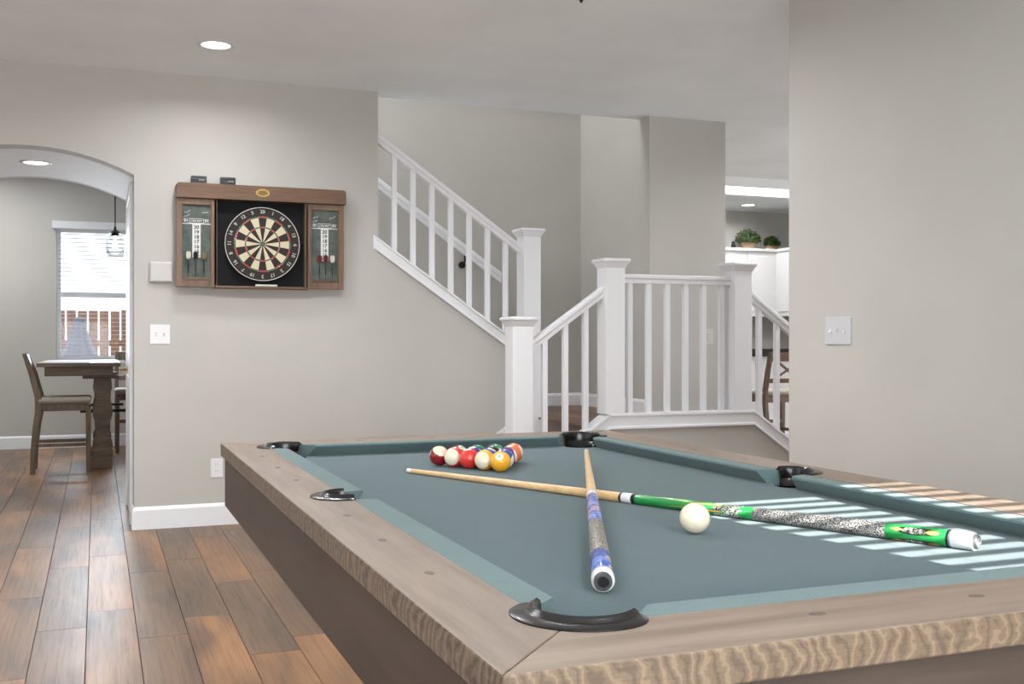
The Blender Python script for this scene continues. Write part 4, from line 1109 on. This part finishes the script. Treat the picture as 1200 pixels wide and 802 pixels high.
# ------------------------------------------------------------------ outdoors beyond the dining window
struct('ground', bx(-12, 12, 12.4, 30, -.35, -.25), painted('patio_ground', (150, 146, 140), .9))
fw = wood('fence_wood', (110, 78, 62), (150, 110, 90), (172, 134, 112), 'z', 1, .8, cath=.2)
fe = thing('garden_fence', 'brown vertical board fence outside the dining window', 'fence', (0, 17.4, -.25))
for i in range(34):
    o = obj('board', bx(-2.6+i*.155, -2.6+i*.155+.132, -.012, .012, 0, 1.84+random.uniform(-.01, .01)), fw, fe)
for z in (.3, 1.3): obj('rail', bx(-2.6, 2.65, .012, .05, z, z+.09), fw, fe)
pr_ = thing('patio_railing', 'dark metal railing in front of the board fence outside', 'railing', (0, 16.6, -.25))
for z in (.42, .56, .70, .84, .98, 1.12): obj('bar', bx(-2.4, 2.4, -.012, .012, z, z+.035), M['black'], pr_)
for x_ in (-2.4, -.8, .8, 2.4): obj('post', bx(x_-.025, x_+.025, -.025, .025, 0, 1.2), M['black'], pr_)
cv = B(); n = 40; rows = []
for r_, z_ in ((1.05, 0), (1.02, .25), (.92, .50), (.62, .78), (.38, 1.0), (.22, 1.2), (.13, 1.38), (.11, 1.48), (.05, 1.52)):
    rows.append([cv.verts.new((r_*(1+.10*math.sin(9*2*PI*k/n+z_*3)*(1-z_/1.7))*math.cos(2*PI*k/n)*1.15, r_*(1+.10*math.sin(7*2*PI*k/n))*math.sin(2*PI*k/n)*.8, z_)) for k in range(n)])
for a, b in zip(rows, rows[1:]):
    for k in range(n): cv.faces.new([a[k], a[(k+1)%n], b[(k+1)%n], b[k]])
cv.faces.new(rows[-1])
co = tag(obj('covered_grill', cv, base('grey_tarp', (92, 95, 110), .6), None, smooth=True), 'grey tarp draped to a peak over patio furniture outside', 'tarp'); co.location = (-.22, 15.3, -.25); co.scale = (.62, .8, 1.12)

# ------------------------------------------------------------------ kitchen
CABV, CABU = 10.92, 7.735
cabm = base('cabinet_white', (226, 226, 226), .4)
def arched_door(parent, w, h):
    """frame door facing -y, origin bottom left; arched raised panel"""
    d = obj('door', bx(.004, w-.004, -.018, 0, .004, h-.004), cabm, parent, bevel=.003)
    m_ = .055; n = 12
    top = [(m_+(w-2*m_)*i/n, h-m_-.045+.045*math.sin(PI*i/n)) for i in range(n+1)]
    fr = obj('panel', px([(m_, m_)] + [(w-m_, m_)] + top[::-1], 'y', -.026, -.017), cabm, d, bevel=.006)
    return d
def cabinet(name, label, loc, rz, widths, h, dep, mid=None):
    e = thing(name, label, 'cabinet', loc, rz, None); W = sum(widths)
    obj('carcass', bx(0, W, 0, dep, 0, h), cabm, e)
    x_ = 0
    for w in widths:
        d = arched_door(e, w, h); d.location = (x_, 0, 0)
        for ch_ in [c_ for c_ in bpy.data.objects if c_.parent == d]: pass
        x_ += w
    obj('crown', bx(-.0, W, -.035, dep, h, h+.04), cabm, e, bevel=.008)
    return e
cz0, cz1 = 1.425, 2.21
cabinet('wall_cabinet', 'white wall cabinet with arched doors under the potted greenery', (CABU-3*.43, CABV, cz0), 0, [.43]*3, cz1-cz0, 11.27-CABV)
cabinet('wall_cabinet', 'white wall cabinet on the side wall with arched door', (CABU, CABV, cz0), -PI/2, [.42]*4, cz1-cz0, 8.98-CABU)
# base cabinets + counter + raised bar
cabinet('base_cabinet', 'white base cabinets along the far kitchen wall', (CABU-1.29, 10.65, .1), 0, [.43]*3, .77, .62)
dk = base('dark_stone', (30, 24, 22), .6, spec=.2)
o = tag(obj('countertop', bx(5.2, CABU+.1, 10.60, 11.27, .912, .955), dk, None, bevel=.004), 'dark stone countertop along the far kitchen wall', 'countertop')
isl = thing('breakfast_bar', 'white kitchen bar with a raised dark stone ledge', 'kitchen bar', (6.2, 9.75, 0))
obj('body', bx(-.9, 1.2, -.06, .10, 0, .965), cabm, isl)
obj('ledge', bx(-.95, 1.25, -.22, .16, .965, 1.045), dk, isl, bevel=.006)
obj('base_panel', bx(-.9, 1.2, -.075, -.06, .0, .12), M['white'], isl, bevel=.003)
ch3 = copy_tree(ch1); ch3.location = (5.52, 8.72, 0); ch3.rotation_euler = (0, 0, math.radians(62)); ch3['label'] = 'wooden counter chair with pale seat at the kitchen bar beyond the landing'
ch3['group'] = 'kitchen chairs'
ch4 = copy_tree(ch1); ch4.location = (6.25, 8.85, 0); ch4.rotation_euler = (0, 0, math.radians(85)); ch4['label'] = 'second wooden counter chair at the kitchen bar, farther from the landing'; ch4['group'] = 'kitchen chairs'
# greenery on the cabinets
leafm = base('leaf_green', (62, 88, 38), .6); c_ = coords(leafm, geo=True); n_ = noise_(leafm, c_.outputs[0], 22, 2)
LK(leafm, ramp(leafm, n_.outputs[0], [(.3, (24, 42, 15)), (.7, (74, 98, 42))]).outputs[0], P_(leafm).inputs['Base Color'])
baskm = wood('basket_weave', (132, 104, 80), (170, 142, 114), (192, 166, 138), 'x', 6, .8)
def planter(loc, w, hb, rx, rz, label):
    e = thing('potted_boxwood', label, 'plant', loc, 0, 'greenery on the cabinets')
    b = B(); lathe(b, [(w*.46, 0), (w*.5, hb*.5), (w*.5, hb), (w*.46, hb), (w*.44, hb*.8), (0, hb*.8)], 24); 
    for v_ in b.verts: v_.co.y *= .6
    obj('basket', b, baskm, e, smooth=True, auto=40)
    f = B(); rr = random.Random(w)
    for i in range(900):
        th = rr.uniform(0, 2*PI); ph = math.acos(rr.uniform(-.15, 1)); q = rr.uniform(.72, 1.0)
        p = Vector((rx*math.sin(ph)*math.cos(th)*q, rx*.6*math.sin(ph)*math.sin(th)*q, hb+.01+rz*math.cos(ph)*q))
        a = Vector((rr.uniform(-1, 1), rr.uniform(-1, 1), rr.uniform(-.4, 1))).normalized(); s, t, d_ = frame_from(a); L_ = .026
        vs = [f.verts.new(p), f.verts.new(p+d_*L_*.5+s*L_*.35), f.verts.new(p+d_*L_), f.verts.new(p+d_*L_*.5-s*L_*.35)]; f.faces.new(vs)
    o = obj('foliage', f, leafm, e); o['kind'] = 'stuff'
    core = B(); bmesh.ops.create_icosphere(core, subdivisions=3, radius=1)
    for v_ in core.verts: v_.co = Vector((v_.co.x*rx*.8, v_.co.y*rx*.48, hb+max(v_.co.z, -.1)*rz*.8))
    obj('core', core, leafm, e, smooth=True)
ctop = cz1+.0405
planter((7.40, 11.03, ctop), .20, .085, .175, .15, 'large dome of green boxwood in a woven basket on the cabinets')
planter((7.722, 11.00, ctop), .18, .05, .115, .105, 'smaller green boxwood in a low woven basket on the cabinets')
e = thing('dark_bird_figure', 'tiny dark ornament beside the larger basket on the cabinets', 'ornament', (7.19, 11.03, ctop))
b = B(); lathe(b, [(0, 0), (.022, 0), (.03, .03), (.026, .05), (.02, .06), (.024, .075), (.016, .088), (0, .092)], 14); obj('body', b, M['black'], e, smooth=True)
